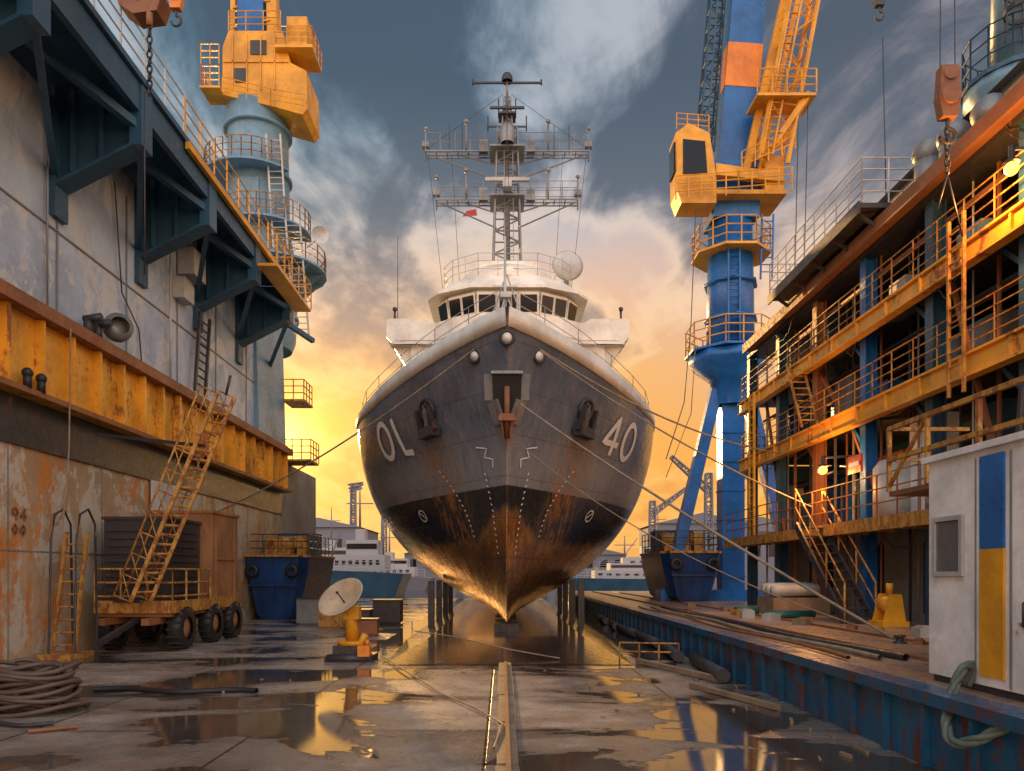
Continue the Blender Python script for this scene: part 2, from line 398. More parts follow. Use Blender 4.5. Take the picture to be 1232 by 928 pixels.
for side in (-1,1):
    vs=[];fs=[]; n=0
    for d in [x_*.25 for x_ in range(0,80)]:
        y0=21+d; z_=zs(y0)
        yy=ystem(z_)+d*(57-ystem(z_))/36.; hx=hb(z_,yy)
        hh=.46 if d<6 else max(.22,.46-(d-6)*.06)
        for dz,off in ((-.05,.03),(hh,.06),(hh,-.12),(0,-.14)):
            fy= -.12 if d<1.2 and dz>0 else 0
            vs.append((SX+side*max(0,hx+off),yy+fy-(.03 if off>0 else -.1),z_+dz))
        n+=1
    for i in range(n-1):
        for k in range(4):
            a=i*4+k;c=i*4+(k+1)%4; fs.append((a,c,c+4,a+4))
    b.add(vs,fs,True)
part(ship,'bulwark',b,M['white'])
for side in (-1,1):
    b=B(); pts=[]
    for d in (0.5,1.5,3,5,7,9,11,13,15,17,20,24):
        z_=zs(21+d); yy=ystem(z_)+d; pts.append((SX+side*max(.1,hb(z_,yy)-.2),yy+.15,z_+.1))
    b.rail(pts,1.1,1.6,.014); part(ship,'railing',b,M['pale'])
def ribbon(bb,pts,wd,side,off=.03):
    pts=[Vector((p[0],p[1],0)) for p in pts]
    dense=[]
    for a,c in zip(pts[:-1],pts[1:]):
        k=max(1,int((c-a).length/.12))
        for i in range(k): dense.append(a.lerp(c,i/k))
    dense.append(pts[-1]); vs=[];fs=[]
    for k,p in enumerate(dense):
        a=dense[max(0,k-1)];c=dense[min(len(dense)-1,k+1)]; t=(c-a).normalized(); nn=Vector((-t.y,t.x,0))
        for s_ in (-1,1):
            q=p+nn*s_*wd/2; vs.append((SX+side*(hb(q.y,q.x)+off),q.x-.02,q.y))
    for k in range(len(dense)-1): fs.append((2*k,2*k+1,2*k+3,2*k+2))
    bb.add(vs,fs)
def ell(cy,cz,ry,rz,n=28): return [(cy+ry*math.cos(2*math.pi*i/n),cz+rz*math.sin(2*math.pi*i/n)) for i in range(n+1)]
b=B(); ribbon(b,ell(28.1,6.95,.48,.64),.21,-1); part(ship,'number_marking',b,M['mark'],'white 0 of the bow number')
b=B(); ribbon(b,[(27.2,7.60),(26.95,6.33),(26.45,6.28)],.21,-1); part(ship,'number_marking',b,M['mark'],'white slanted 1 with a foot on the bow plating')
b=B(); ribbon(b,[(27.15,6.28),(27.15,7.60),(26.5,6.68),(27.5,6.68)],.20,1); part(ship,'number_marking',b,M['mark'],'white 4 of the bow number 40')
b=B(); ribbon(b,ell(28.3,6.95,.46,.64),.21,1); part(ship,'number_marking',b,M['mark'],'white 0 of the bow number 40')
b=B()
for side in (-1,1):
    for k in range(14):
        z_=3.2+k*.17; yy=24.6+ (k/14)**2*.9; ribbon(b,[(yy,z_),(yy+.07,z_+.05)],.045,side)
        z_=2.6+k*.19; yy=23.35; ribbon(b,[(yy,z_),(yy+.05,z_+.06)],.045,side)
    ribbon(b,[(23.0,5.25),(22.95,5.5),(23.25,5.6),(23.1,5.85),(23.5,5.95)],.04,side)
    ribbon(b,ell(27.5,4.1,.24,.2,16),.05,side); ribbon(b,[(27.3,4.0),(27.7,4.25)],.05,side)
    for yy in (31,31.6,32.2,33): ribbon(b,[(yy,4.3),(yy+.2,4.3)],.1,side)
o=part(ship,'draught_mark',b,M['mark']); o["kind"]="stuff"
def anchor(bb,c,side,tilt=.45):
    c=Vector(c); o=Vector((side,-.9,-.3)).normalized(); lat=Vector((side*.45,.85,0)).normalized()
    top=c+Vector((0,0,.55)); bot=c-Vector((side*.12,0,.35))
    bb.beam(top,bot,.2,.24); bb.cyl(top-lat*.3,top+lat*.3,.12)
    bb.beam(bot-lat*.55,bot+lat*.55,.34,.32)
    for s_ in (-1,1):
        f=bot+lat*s_*.48; a=f+Vector((0,0,.85))+o*.2
        bb.prism([f-lat*.18-o*.08,f+lat*.18-o*.08,a+lat*.02,a-lat*.02],o*.18)
def onhull(y,z,side,off=.0): return (SX+side*(hb(z,y)+off),y,z)
for side in (-1,1):
    c=Vector(onhull(25.0,7.05,side,.22)); bb=B(); anchor(bb,c,side); part(ship,'anchor',bb,M['dark'])
    bb=B(); q=Vector(onhull(25.0,7.45,side,-.1)); bb.lathe(q,[(.36,0),(.43,.12),(.41,.2),(.32,.22),(.28,.0)],16,(side*.75,-.6,-.28)); part(ship,'hawse_pipe',bb,M['dark'])
def sy(z): return ystem(z)
bb=B()
out_=[(-.46,7.8),(.46,7.8),(.44,7.1),(.2,6.45),(-.2,6.45),(-.44,7.1)]
for (xa,za),(xb,zb_) in zip(out_,out_[1:]+out_[:1]):
    bb.beam((SX+xa,sy(za)+.08,za),(SX+xb,sy(zb_)+.08,zb_),.42,.08)
part(ship,'bow_anchor_pocket',bb,M['steel'])
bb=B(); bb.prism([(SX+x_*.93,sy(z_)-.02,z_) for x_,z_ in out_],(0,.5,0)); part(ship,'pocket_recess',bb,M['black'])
bb=B(); bb.cyl((SX,21.6,7.4),(SX,22.15,6.0),.08); bb.beam((SX-.24,21.85,6.55),(SX+.24,21.85,6.55),.2)
for s_ in (-1,1): bb.prism([(SX+s_*.14,21.8,6.5),(SX+s_*.30,21.7,6.9),(SX+s_*.05,22.1,5.7)],(0,.16,0))
part(ship,'anchor',bb,M['rust'],'rusty anchor hanging in the bow pocket')
FL=plain('fairlead_glow',(.9,.85,.75),.3)  # pale colour paints the brightness of the open fairleads, no emission
for dx,zz in ((-.95,8.50),(0,8.70),(.95,8.50)):
    if dx:
        yy=21.3
        while hb(zz,yy)<abs(dx) and yy<26: yy+=.02
    else: yy=ystem(zz)
    ax=(dx*.6,-1,-.2); k_=1.3
    bb=B(); bb.lathe((SX+dx,yy,zz),[(.10*k_,-.02),(.15*k_,.02),(.18*k_,.05),(.155*k_,.09),(.11*k_,.06)],18,ax); part(ship,'fairlead',bb,M['dark'])
    bb=B(); bb.lathe((SX+dx,yy,zz),[(.001,.07),(.11*k_,.05),(.11*k_,-.04)],16,ax); part(ship,'fairlead_disc',bb,FL)
CX=.22
b=B(); b.box(CX-4.3,CX+4.3,33.2,46,8.0,12.2); b.box(CX-3.3,CX+3.3,32.3,33.3,8.0,11.6); part(ship,'deckhouse',b,M['white'])
b=B()
plan=[(-5.15,34.2),(-5.15,33.0),(-4.3,32.9),(-3.2,32.9),(-2.4,32.3),(-1.2,31.9),(1.2,31.9),(2.4,32.3),(3.2,32.9),(4.3,32.9),(5.15,33.0),(5.15,34.2)]
b.prism([(CX+x_,y_,12.1) for x_,y_ in plan]+[(CX+4.3,38,12.1),(CX-4.3,38,12.1)],(0,0,.16))
for (x0,y0),(x1,y1) in zip(plan[1:-2],plan[2:-1]):
    b.beam((CX+x0,y0,12.62),(CX+x1,y1,12.62),.07,.75)
for sx in (-1,1):
    xo=CX+sx*5.35; xi=CX+sx*3.9
    b.prism([(xi,32.95,12.1),(xo-sx*.3,32.95,12.1),(xo,32.95,12.4),(xo,32.95,13.15),(xo-sx*.12,32.95,13.22),(xi-sx*.2,32.95,13.22),(xi-sx*.6,32.95,13.0)],(0,.1,0))
    b.prism([(xo,33.05,12.4),(xo,34.6,12.4),(xo,34.6,13.15),(xo,33.05,13.15)],(-sx*.08,0,0))
    b.prism([(CX+sx*4.3,33.4,12.1),(CX+sx*5.1,33.4,12.1),(CX+sx*4.3,33.4,10.9)],(0,.2,0))
    b.prism([(CX+sx*4.3,34.2,12.1),(CX+sx*5.1,34.2,12.1),(CX+sx*4.3,34.2,10.9)],(0,.2,0))
part(ship,'bridge_wing',b,M['white'])
for sx in (-1,1): part(ship,'wing_light',B().cyl((CX+sx*5.0,33.1,13.22),(CX+sx*5.0,33.1,13.6),.05).ball((CX+sx*5.0,33.1,13.68),.11,8),M['dark'])
wf=[(-3.0,34.0),(-2.55,33.2),(-1.35,32.45),(1.35,32.45),(2.55,33.2),(3.0,34.0)]
wp=[(-3.0,37)]+wf+[(3.0,37)]
b=B(); b.prism([(CX+x_,y_,12.26) for x_,y_ in wp],(0,0,2.2))
wr=[(x_*1.2,y_-.3) for x_,y_ in wp]; nr=len(wr)
b.prism([(CX+x_,y_,14.3) for x_,y_ in wr],(0,0,.12)); b.add([(CX+x_*.99,y_,14.42) for x_,y_ in wr]+[(CX+x_*.80,y_+.4,14.95) for x_,y_ in wr],[(i,(i+1)%nr,nr+(i+1)%nr,nr+i) for i in range(nr)]+[list(range(nr,2*nr))])
part(ship,'wheelhouse',b,M['white'])
def pane(x0,y0,x1,y1,z0,z1,off=.035,d=.03):
    a=Vector((CX+x0,y0,0));c=Vector((CX+x1,y1,0)); t_=(c-a).normalized(); nn=Vector((t_.y,-t_.x,0))
    bb=B(); bb.prism([a+nn*off+Vector((0,0,z0)),c+nn*off+Vector((0,0,z0)),c+nn*(off+.14)+Vector((0,0,z1)),a+nn*(off+.14)+Vector((0,0,z1))],-nn*d); return bb
for (a,c),n in zip(zip(wf[:-1],wf[1:]),(1,2,3,2,1)):
    for i in range(n):
        l=lambda f:(a[0]+(c[0]-a[0])*f,a[1]+(c[1]-a[1])*f)
        p0=l((i+.01)/n);p1=l((i+.99)/n); part(ship,'window_frame',pane(*p0,*p1,13.15,14.15,.04,.03),M['white'])
        p0=l((i+.10)/n);p1=l((i+.90)/n); part(ship,'window',pane(*p0,*p1,13.32,14.02,.08,.03),M['glass'])
for sx in (-1,1):
    for k in range(3): part(ship,'window',B().box(CX+sx*3.01-.02,CX+sx*3.01+.02,34.1+k*.95,34.85+k*.95,13.3,14.0),M['glass'])
    for k in range(2): part(ship,'porthole',B().lathe((CX+sx*(1.4+k*1.2),32.28,10.6),[(.001,0),(.2,0),(.22,.03)],14,(0,-1,0)),M['glass'])
b=B(); b.lathe((CX,34.8,14.94),[(2.3,0),(2.3,.35),(2.0,.65),(.01,.65)],16); b.box(CX-1.4,CX+1.4,33.4,36.5,15.4,15.95); part(ship,'upper_bridge',b,M['white'])
b=B(); b.rail([(CX+x_*.8,y_+.4,14.94) for x_,y_ in wr],1.0,.8,.014); part(ship,'railing',b,M['pale'])
MX=.2; MY=35
b=B(); b.lattice((MX,MY,15.6),(MX,MY,22.6),1.35,.9,13,.036,True,.055); b.lattice((MX,MY,22.6),(MX,MY,24.2),.5,.3,4,.025); b.cyl((MX,MY,24.2),(MX,MY,25.2),.06); b.cyl((MX,MY,15.5),(MX,MY,24.2),.16,.08)
b.ladder((MX+.1,MY-.7,15.6),(MX+.05,MY-.5,22.4),.4,r=.018); part(ship,'mast',b,M['steel'])
for zz,hw in ((21.6,3.8),(19.35,3.3)):
    b=B(); b.box(MX-.8,MX+.8,MY-.8,MY+.8,zz-.04,zz+.02)
    for dy in (-.3,0,.3): b.beam((MX-hw,MY+dy,zz),(MX+hw,MY+dy,zz),.06)
    for k in range(int(hw*4)): b.beam((MX-hw+k*.5,MY-.3,zz),(MX-hw+k*.5,MY+.3,zz),.04)
    b.rail([(MX-hw,MY-.3,zz),(MX+hw,MY-.3,zz)],.85,.7,.016,1); b.rail([(MX-hw,MY+.3,zz),(MX+hw,MY+.3,zz)],.85,.7,.016,1)
    for sx in (-1,1):
        b.cyl((MX+sx*.5,MY,zz-1.2),(MX+sx*hw*.95,MY,zz-.02),.035,n=6); b.cyl((MX+sx*.5,MY,zz-.5),(MX+sx*hw*.6,MY,zz-.02),.03,n=6)
        b.cyl((MX+sx*hw,MY,zz-.35),(MX+sx*hw,MY,zz+1.15),.03); b.ball((MX+sx*hw,MY,zz+1.2),.1,8); b.box(MX+sx*(hw+.0)-.16,MX+sx*(hw)+.16,MY-.15,MY+.15,zz+.3,zz+.55)
        b.box(MX+sx*1.1-.2,MX+sx*1.1+.2,MY-.2,MY+.2,zz+.05,zz+.6); b.cyl((MX+sx*1.9,MY-.3,zz),(MX+sx*1.9,MY-.3,zz+1.3),.05); b.ball((MX+sx*1.9,MY-.3,zz+1.35),.12,8)
    part(ship,'mast_platform',b,M['steel'])
b=B(); b.beam((MX-1.6,MY,24.95),(MX+1.6,MY,24.95),.08); b.lathe((MX,MY,25.0),[(.26,0),(.26,.2),(.18,.35),(.05,.42)],12)
for sx in (-1,1): b.cyl((MX+sx*1.6,MY,24.85),(MX+sx*1.6,MY,25.1),.04)
b.box(MX-.4,MX+.4,MY-.4,MY+.4,23.3,23.38); b.beam((MX-.8,MY-.3,23.6),(MX+.8,MY-.3,23.6),.1); b.beam((MX-.9,MY,22.9),(MX+.9,MY,22.9),.06)
for sx in (-1,1): b.cyl((MX+sx*.4,MY,23.3),(MX+sx*.4,MY,24.2),.03); b.cyl((MX+sx*.9,MY,22.7),(MX+sx*.9,MY,23.4),.03)
part(ship,'antenna',b,M['dark'])
part(ship,'radar_scanner',B().beam((MX-1.0,MY-1.0,19.9),(MX+1.0,MY-1.0,19.9),.16).box(MX-.2,MX+.2,MY-1.2,MY-.6,19.5,19.85),M['pale'])
part(ship,'sensor_dome',B().lathe((MX,MY-.8,22.15),[(.3,-.5),(.36,0),(.3,.3),(.05,.45)],12),M['steel'])
b=B()
for dx in (-2.7,-2.1,2.2,2.9): b.cyl((MX+dx,MY,21.6),(MX+dx,MY,23.0),.018,n=5)
part(ship,'whip_antenna',b,M['dark'])
b=B()
for sx in (-1,1):
    b.cyl((MX+sx*3.7,MY,21.6),(MX+sx*3.0,MY,15.2),.010,n=4); b.cyl((MX+sx*2.6,MY,21.6),(MX+sx*2.2,MY,15.2),.010,n=4); b.cyl((MX+sx*.2,MY,24.4),(MX+sx*3.7,MY,21.9),.010,n=4); b.cyl((MX,MY,24),(SX+sx*.1,24,12.7),.009,n=4)
b.cyl((CX-4.9,33.3,13.3),(CX-4.9,33.3,17.0),.02,.01,n=5)
part(ship,'stay_wire',b,M['dark'])
b=B(); b.lathe((3.0,35.2,16.35),[(.001,-.1),(.5,-.02),(.72,.2),(.74,.26),(.6,.34),(.001,.42)],24,(.1,-1,.1)); b.cyl((3.0,35.5,14.9),(3.0,35.4,16.0),.12); b.box(2.75,3.25,35.2,35.7,14.95,15.4); part(ship,'satellite_dish',b,M['pale'])
b=B(); b.prism([(MX-1.4,MY,18.75),(MX-2.1,MY,18.7),(MX-1.9,MY,18.95),(MX-1.45,MY,19.05)],(0,.02,0)); part(ship,'flag',b,M['red'])
b=B(); b.cyl((SX-.05,24,8.8),(SX-.05,24,12.8),.07,.03); b.beam((SX-.45,24,11.2),(SX+.35,24,11.2),.05); b.box(SX-.2,SX+.15,23.8,24.2,10.8,10.92)
for sx in (-1,1): b.cyl((SX+sx*1.1,24.8,8.8),(SX,24,11.6),.025,n=6); b.cyl((SX+sx*.6,23.2,8.8),(SX,24,11.0),.025,n=6)
b.ladder((SX+.12,23.8,8.8),(SX+.02,23.95,11),.25,r=.012); part(ship,'foremast',b,M['pale'])
b=B(); b.box(SX-1.2,SX+1.2,25.5,27,8.4,9.6); b.cyl((SX-1.4,26,9.3),(SX+1.4,26,9.3),.45,n=14); part(ship,'windlass',b,M['steel'])
for sx,cy in ((-1,39),(1,37.5)):
    b=B(); b.lathe((CX+sx*5.5,cy,9.1),[(.01,-1.6),(.5,-1.4),(.62,0),(.5,1.4),(.01,1.6)],12,(0,1,0)); part(ship,'life_raft',b,M['orange'])
# dock cradle
cr=thing('docking_cradle',(SX,22,0),'dark wet ramp and low cradle blocks carrying the keel','dock cradle')
b=B(); b.add([(SX-2.7,16.3,.012),(SX+2.7,16.3,.012),(SX+2.3,22.5,.10),(SX-2.3,22.5,.10),(SX-2.3,56,.10),(SX+2.3,56,.10),(SX-3.0,22.5,.012),(SX+3.0,22.5,.012),(SX-3.0,56,.012),(SX+3.0,56,.012)],
 [(0,1,2,3),(3,2,5,4),(0,3,6),(1,7,2),(3,4,8,6),(2,7,9,5)])
part(cr,'ramp',b,paint('wet_dark_ramp',(.04,.03,.026),.34,.10,scale=1.0,streak=1,bump=.06,rcol=(.12,.05,.02)))
for k in range(9): part(cr,'keel_block',B().box(SX-.4,SX+.4,24.4+k*2.4,25.4+k*2.4,.101,KZ-.002),M['dark'])
for k in range(4):
    for sx in (-1,1):
        yy=27.5+k*3.4; xx=2.75; zz=.3
        while hb(zz,yy)<xx and zz<6: zz+=.03
        part(cr,'bilge_prop',B().box(SX+sx*xx-.11,SX+sx*xx+.11,yy-.14,yy+.14,.014,min(zz,1.7)+.03),M['dark'])
t=thing('floor_rail',(.05,12,0),'worn narrow steel and timber track down the wet floor','rail')
part(t,'rail_bar',B().box(.03,.08,5,16.2,.0,.10),M['rust'])
for k in range(5): part(t,'timber_bed',B().box(-.07+random.uniform(-.02,.02),.18+random.uniform(-.02,.02),5.5+k*2.2,7.6+k*2.2,.0,.045),M['timber'])
# ---------------------------------------------------------------- LEFT DOCK WALL
wl=thing('dock_wall',(-11,20,0),'tall weathered dock wall with yellow ribbed girder and overhanging blue walkway','dock wall')
part(wl,'lower_wall',B().box(-20,-11,-4,37,0,4.9),M['rustwall'])
part(wl,'fender_band',B().box(-20,-10.93,-4,37.1,4.9,6.0),M['dark'])
part(wl,'upper_wall',B().box(-20,-11,-4,36.9,6.0,13.6),M['wallwhite'])
b=B(); b.box(-10.998,-10.55,-4,37.2,6.0,6.12); b.box(-10.998,-10.80,-4,37.2,6.12,7.85)
for k in range(34): b.box(-10.797,-10.58,-3.5+k*1.22,-3.42+k*1.22,6.13,7.84)
part(wl,'ribbed_girder',b,M['yellow2'])
b=B(); b.box(-10.998,-10.45,-4,37.3,7.85,8.15); b.box(-10.53,-10.5,-4,37.25,6.0,6.13); part(wl,'girder_flange',b,M['rust'])
b=B()
for k in range(12): b.box(-10.99,-10.96,-2+k*3.4,-1.95+k*3.4,8.2,13)
b.box(-10.995,-10.96,-4,36.8,10.4,10.44)
for k in range(10): b.box(-10.997,-10.985,1+k*3.9,1.03+k*3.9,.02,4.88)
b.box(-10.997,-10.985,-4,36.8,2.5,2.53); part(wl,'wall_seam',b,M['steel'])
b=B(); b.box(-13,-8.7,-2,31,13.9,14.05); b.box(-8.95,-8.8,-2,31,13.2,13.88); part(wl,'walkway_deck',b,M['navy'])
for k in range(7):
    yy=5.8+k*4.2; b=B()
    b.beam((-11,yy,11.4),(-8.95,yy,12.45),.55,.08); b.box(-9.05,-8.75,yy-.28,yy+.28,12.4,13.88)
    b.prism([(-11,yy-.03,11.4),(-8.95,yy-.03,12.45),(-8.95,yy-.03,13.88),(-11,yy-.03,13.88)],(0,.06,0))
    b.box(-10.99,-10.85,yy-.28,yy+.28,10.7,13.88); b.beam((-10.5,yy-.12,11.8),(-10.5,yy-.12,13.8),.1); b.beam((-9.8,yy-.12,12.1),(-9.8,yy-.12,13.8),.1)
    b.beam((-10.95,yy,13.7),(-8.9,yy+4.1,12.9),.2); b.beam((-10.95,yy+4.1,11.7),(-8.95,yy+.1,12.5),.14)
    part(wl,'bracket',b,M['navy'])
b=B(); b.rail([(-8.75,-2,14.05),(-8.75,20.5,14.05)],1.05,1.1,.025); part(wl,'railing',b,M['pale'])
b=B(); b.rail([(-8.75,20.6,14.05),(-8.75,31,14.05),(-11,31,14.05)],1.05,1.,.025); part(wl,'railing',b,M['yellow'],'yellow guard rail on the walkway edge')
b=B(); b.box(-8.68,-8.0,26.5,31.2,12.9,13.0); b.rail([(-8.0,26.5,13),(-8.0,31.2,13),(-8.68,31.2,13)],1.05,.9,.025); part(wl,'end_platform',b,M['yellow'])
part(wl,'edge_trim',B().box(-8.75,-8.62,20.6,31,13.7,13.9),M['yellow'])
b=B(); b.prism([(-11.0,33,8.2),(-10.75,33,8.2),(-11.0,33,16.2),(-12.8,33,16.2),(-12.8,33,8.2)],(0,4.1,0)); part(wl,'blue_tower',b,M['ltblue'])
b=B(); b.box(-11,-9.9,37.3,39,10.6,10.7); b.rail([(-11,37.4,10.7),(-9.95,37.4,10.7),(-9.95,39,10.7)],1,.5,.03); part(wl,'balcony',b,M['oldyellow'])
b=B(); b.box(-11,-9.6,37.3,39,7.6,7.7); b.rail([(-11,37.4,7.7),(-9.6,37.4,7.7),(-9.6,39,7.7)],1,.5,.03); part(wl,'balcony',b,M['oldyellow'])
part(wl,'end_block',B().box(-14,-11,37.3,44,0,7.6),M['concrete'])
b=B(); b.ladder((-10.6,26.2,8.3),(-10.75,27.0,11.3),.9,(0,1,0),.05,.3); part(wl,'ladder',b,M['dark'])
b=B(); b.box(-10.99,-10.4,25.2,26.2,12.1,13.0); part(wl,'switch_box',b,M['pale']); part(wl,'switch_box',B().box(-10.99,-10.6,24.9,25.7,11.2,11.9),M['pale'])
part(wl,'conduit',B().cyl((-10.8,24.3,8.2),(-10.8,24.3,12.6),.04),M['pale']); part(wl,'conduit',B().cyl((-10.9,17.9,8.2),(-10.9,17.9,13.6),.025),M['steel'])
part(wl,'conduit',B().tube([(-10.9,21,13),(-10.85,21.3,10),(-10.9,22.4,9.3),(-10.9,22.6,8.2)],.022),M['dark'])
for yy in (19.3,19.75):
    b=B(); b.cyl((-10.7,yy,8.15),(-10.7,yy,8.6),.13,.1); b.cyl((-10.8,yy,8.55),(-10.35,yy,8.62),.1); part(wl,'mooring_bitt',b,M['dark'])
b=B(); b.lathe((-10.55,20.4,8.65),[(.001,.10),(.28,.08),(.36,.0),(.38,.08),(.36,.3),(.24,.36)],20,(.7,-.7,.1)); part(wl,'ventilator',b,M['steel'])
for yy in (16.6,17.1):
    b=B(); b.cyl((-10.55,yy,6.12),(-10.55,yy,6.42),.09); b.ball((-10.55,yy,6.45),.12,10); part(wl,'bollard',b,M['black'])
b=B(); b.box(-10.54,-10.50,26.3,26.7,5.9,7.0); solo('warning_sign',b,M['red'],'small red warning plate fixed to the yellow girder','sign',(-10.52,26.5,6.4))
b=B(); b.box(-10.92,-10.86,23.2,24.9,3.9,4.9); solo('notice_board',b,M['pale'],'blank pale notice board on the stained dock wall','sign',(-10.9,24,4.3))
b=B()
def wallstroke(pts,wd=.045):
    for a,c in zip(pts[:-1],pts[1:]): b.beam((-10.975,a[0],a[1]),(-10.975,c[0],c[1]),.02,wd)
def wr_glyph(kind,y0,z0,s=.28):
    el=lambda cy,cz,ry,rz:[(cy+ry*math.cos(i*math.pi/6),cz+rz*math.sin(i*math.pi/6)) for i in range(13)]
    if kind=='9': wallstroke(el(y0+s*.4,z0+s*.7,s*.3,s*.28)); wallstroke([(y0+s*.7,z0+s*.7),(y0+s*.5,z0)])
    if kind=='4': wallstroke([(y0+s*.6,z0),(y0+s*.6,z0+s),(y0+s*.1,z0+s*.35),(y0+s*.85,z0+s*.35)])
    if kind=='p': wallstroke(el(y0+s*.4,z0+s*.5,s*.32,s*.28)); wallstroke([(y0+s*.4,z0),(y0+s*.4,z0+s)])
wr_glyph('9',16.72,3.2);wr_glyph('4',17.0,3.2);wr_glyph('p',16.72,2.85);wr_glyph('p',17.0,2.85)
part(wl,'stencil_marking',b,M['rust'],'faded stencilled 94 on the stained wall')
solo('hanging_rope',B().tube([(-10.4,18.0,7.9),(-10.45,18.02,5),(-10.6,18.0,3),(-10.7,18.1,1.0)],.02),M['rope'],'thin rope hanging down the stained dock wall','rope',(-10.5,18,1))
# ---------------------------------------------------------------- LEFT CRANE
cx,cy=-12.75,39
lc=thing('dock_crane',(cx,cy,13.6),'yellow-topped crane on round pale blue column above the dock wall','crane')
b=B(); b.lathe((cx,cy,13.6),[(1.7,0),(1.9,.5),(2.0,3.0),(1.8,5.2),(1.6,6.3),(1.52,10.8),(1.6,12.4),(1.2,12.6)],28); b.box(cx-.55,cx+.55,cy-1.65,cy-1.4,19.6,21.8)
for k in (1.6,6.2,8.8,11.2): b.lathe((cx,cy,13.6+k),[(1.5,0),(2.06 if k<4 else 1.72,0),(2.06 if k<4 else 1.72,.14),(1.5,.14)],28)
part(lc,'column',b,M['ltblue'])
def ringplat(b,c,r0,r1,z,n=20,a0=0,a1=360):
    vs=[];fs=[]
    for i in range(n+1):
        t_=R(a0+(a1-a0)*i/n)
        for r_,dz in ((r0,0),(r1,0),(r1,.1),(r0,.1)): vs.append((c[0]+math.cos(t_)*r_,c[1]+math.sin(t_)*r_,z+dz))
    for i in range(n):
        for k in range(4): fs.append((i*4+k,i*4+(k+1)%4,(i+1)*4+(k+1)%4,(i+1)*4+k))
    b.add(vs,fs)
    return [(c[0]+math.cos(R(a0+(a1-a0)*i/n))*(r1-.05),c[1]+math.sin(R(a0+(a1-a0)*i/n))*(r1-.05),z+.1) for i in range(n+1)]
for (ox,r0,r1,z_,n_,a0,a1) in ((.6,1.4,2.9,17.6,20,0,360),(-.2,1.3,2.5,22.3,16,150,330),(.3,1.3,2.4,19.6,16,200,380)):
    b=B(); pr=ringplat(b,(cx+ox,cy),r0,r1,z_,n_,a0,a1)
    if z_<18:
        for a in range(0,360,30): b.prism([(cx+math.cos(R(a))*1.9,cy+math.sin(R(a))*1.9,16.2),(cx+.6+math.cos(R(a))*2.75,cy+math.sin(R(a))*2.75,17.6),(cx+math.cos(R(a))*1.9,cy+math.sin(R(a))*1.9,17.6)],(0,.06,0))
    part(lc,'platform',b,M['ltblue']); part(lc,'railing',B().rail(pr,1.05,.9,.03),M['oldyellow'])
part(lc,'ladder',B().ladder((cx+1.7,cy-1.7,17.7),(cx+1.3,cy-1.7,23.9),.7,r=.04),M['pale']); part(lc,'ladder',B().ladder((cx+2.7,cy-1.6,13.9),(cx+2.3,cy-1.8,19.6),.7,r=.04),M['pale'])
b=B(); b.prism([(cx-1.3,cy-1.5,26.0),(cx+1.3,cy-1.5,25.4),(cx+2.7,cy-1.5,25.0),(cx+2.95,cy-1.5,25.3),(cx+2.9,cy-1.5,27.2),(cx+2.1,cy-1.5,27.6),(cx+1.7,cy-1.5,29.2),(cx-1.0,cy-1.5,29.2),(cx-1.3,cy-1.5,28.4)],(0,2.5,0))
for k in range(4): b.box(cx-.8+k*.7,cx-.75+k*.7,cy-1.56,cy-1.502,26.2,29.0)
b.box(cx-1.25,cx+2.0,cy-1.56,cy-1.502,27.6,27.68)
part(lc,'machinery_house',b,M['yellow'])
part(lc,'ventilation_louvre',B().box(cx+.1,cx+.9,cy-1.55,cy-1.51,28.0,28.7).box(cx-.7,cx-.1,cy-1.55,cy-1.51,26.6,27.3),M['dark'])
b=B(); b.box(cx+2.0,cx+3.0,cy-1.8,cy,28.3,29.7); b.box(cx+1.4,cx+3.3,cy-1.9,cy,28.1,28.25); part(lc,'winch_box',b,M['yellow'])
part(lc,'railing',B().rail([(cx-1.0,cy-1.5,29.2),(cx+1.6,cy-1.5,29.2)],1,.8,.03),M['yellow']); part(lc,'railing',B().rail([(cx+1.4,cy-1.9,28.25),(cx+3.3,cy-1.9,28.25),(cx+3.3,cy,28.25)],.9,.6,.025),M['yellow']); part(lc,'railing',B().rail([(cx-1.2,cy-1.8,25.9),(cx+1.2,cy-1.8,25.3),(cx+2.9,cy-1.8,25.0)],.8,.6,.025),M['yellow'])
b=B(); b.box(cx-2.3,cx-1.3,cy-1.9,cy-.5,26.1,26.2); b.rail([(cx-2.25,cy-.5,26.2),(cx-2.25,cy-1.85,26.2),(cx-1.35,cy-1.85,26.2)],1.,.5,.03); b.rail([(cx-2.25,cy-1.85,27.3),(cx-1.35,cy-1.85,27.3)],1,.4,.03); part(lc,'side_gangway',b,M['yellow'])
b=B(); b.beam((cx-.1,cy-.4,29),(cx,cy-.4,36),1.3,1.3); part(lc,'mast',b,M['blue'])
b=B(); b.beam((cx+1.0,cy-.6,29.2),(cx+.8,cy-.6,36),.5,.6); b.beam((cx-1.1,cy-.6,29.2),(cx-1.0,cy-.6,36),.25)
for k in range(6): b.beam((cx-1.0,cy-.9,29.8+k),(cx+.9,cy-.9,30.2+k),.1)
part(lc,'boom',b,M['yellow'])
b=B(); b.lathe((cx+3.7,cy-2.0,18.7),[(.001,0),(.3,.03),(.42,.14)],16,(.3,-1,0)); b.cyl((cx+3.0,cy-1.8,18.2),(cx+3.7,cy-1.9,18.7),.04); part(lc,'dish',b,M['pale'])
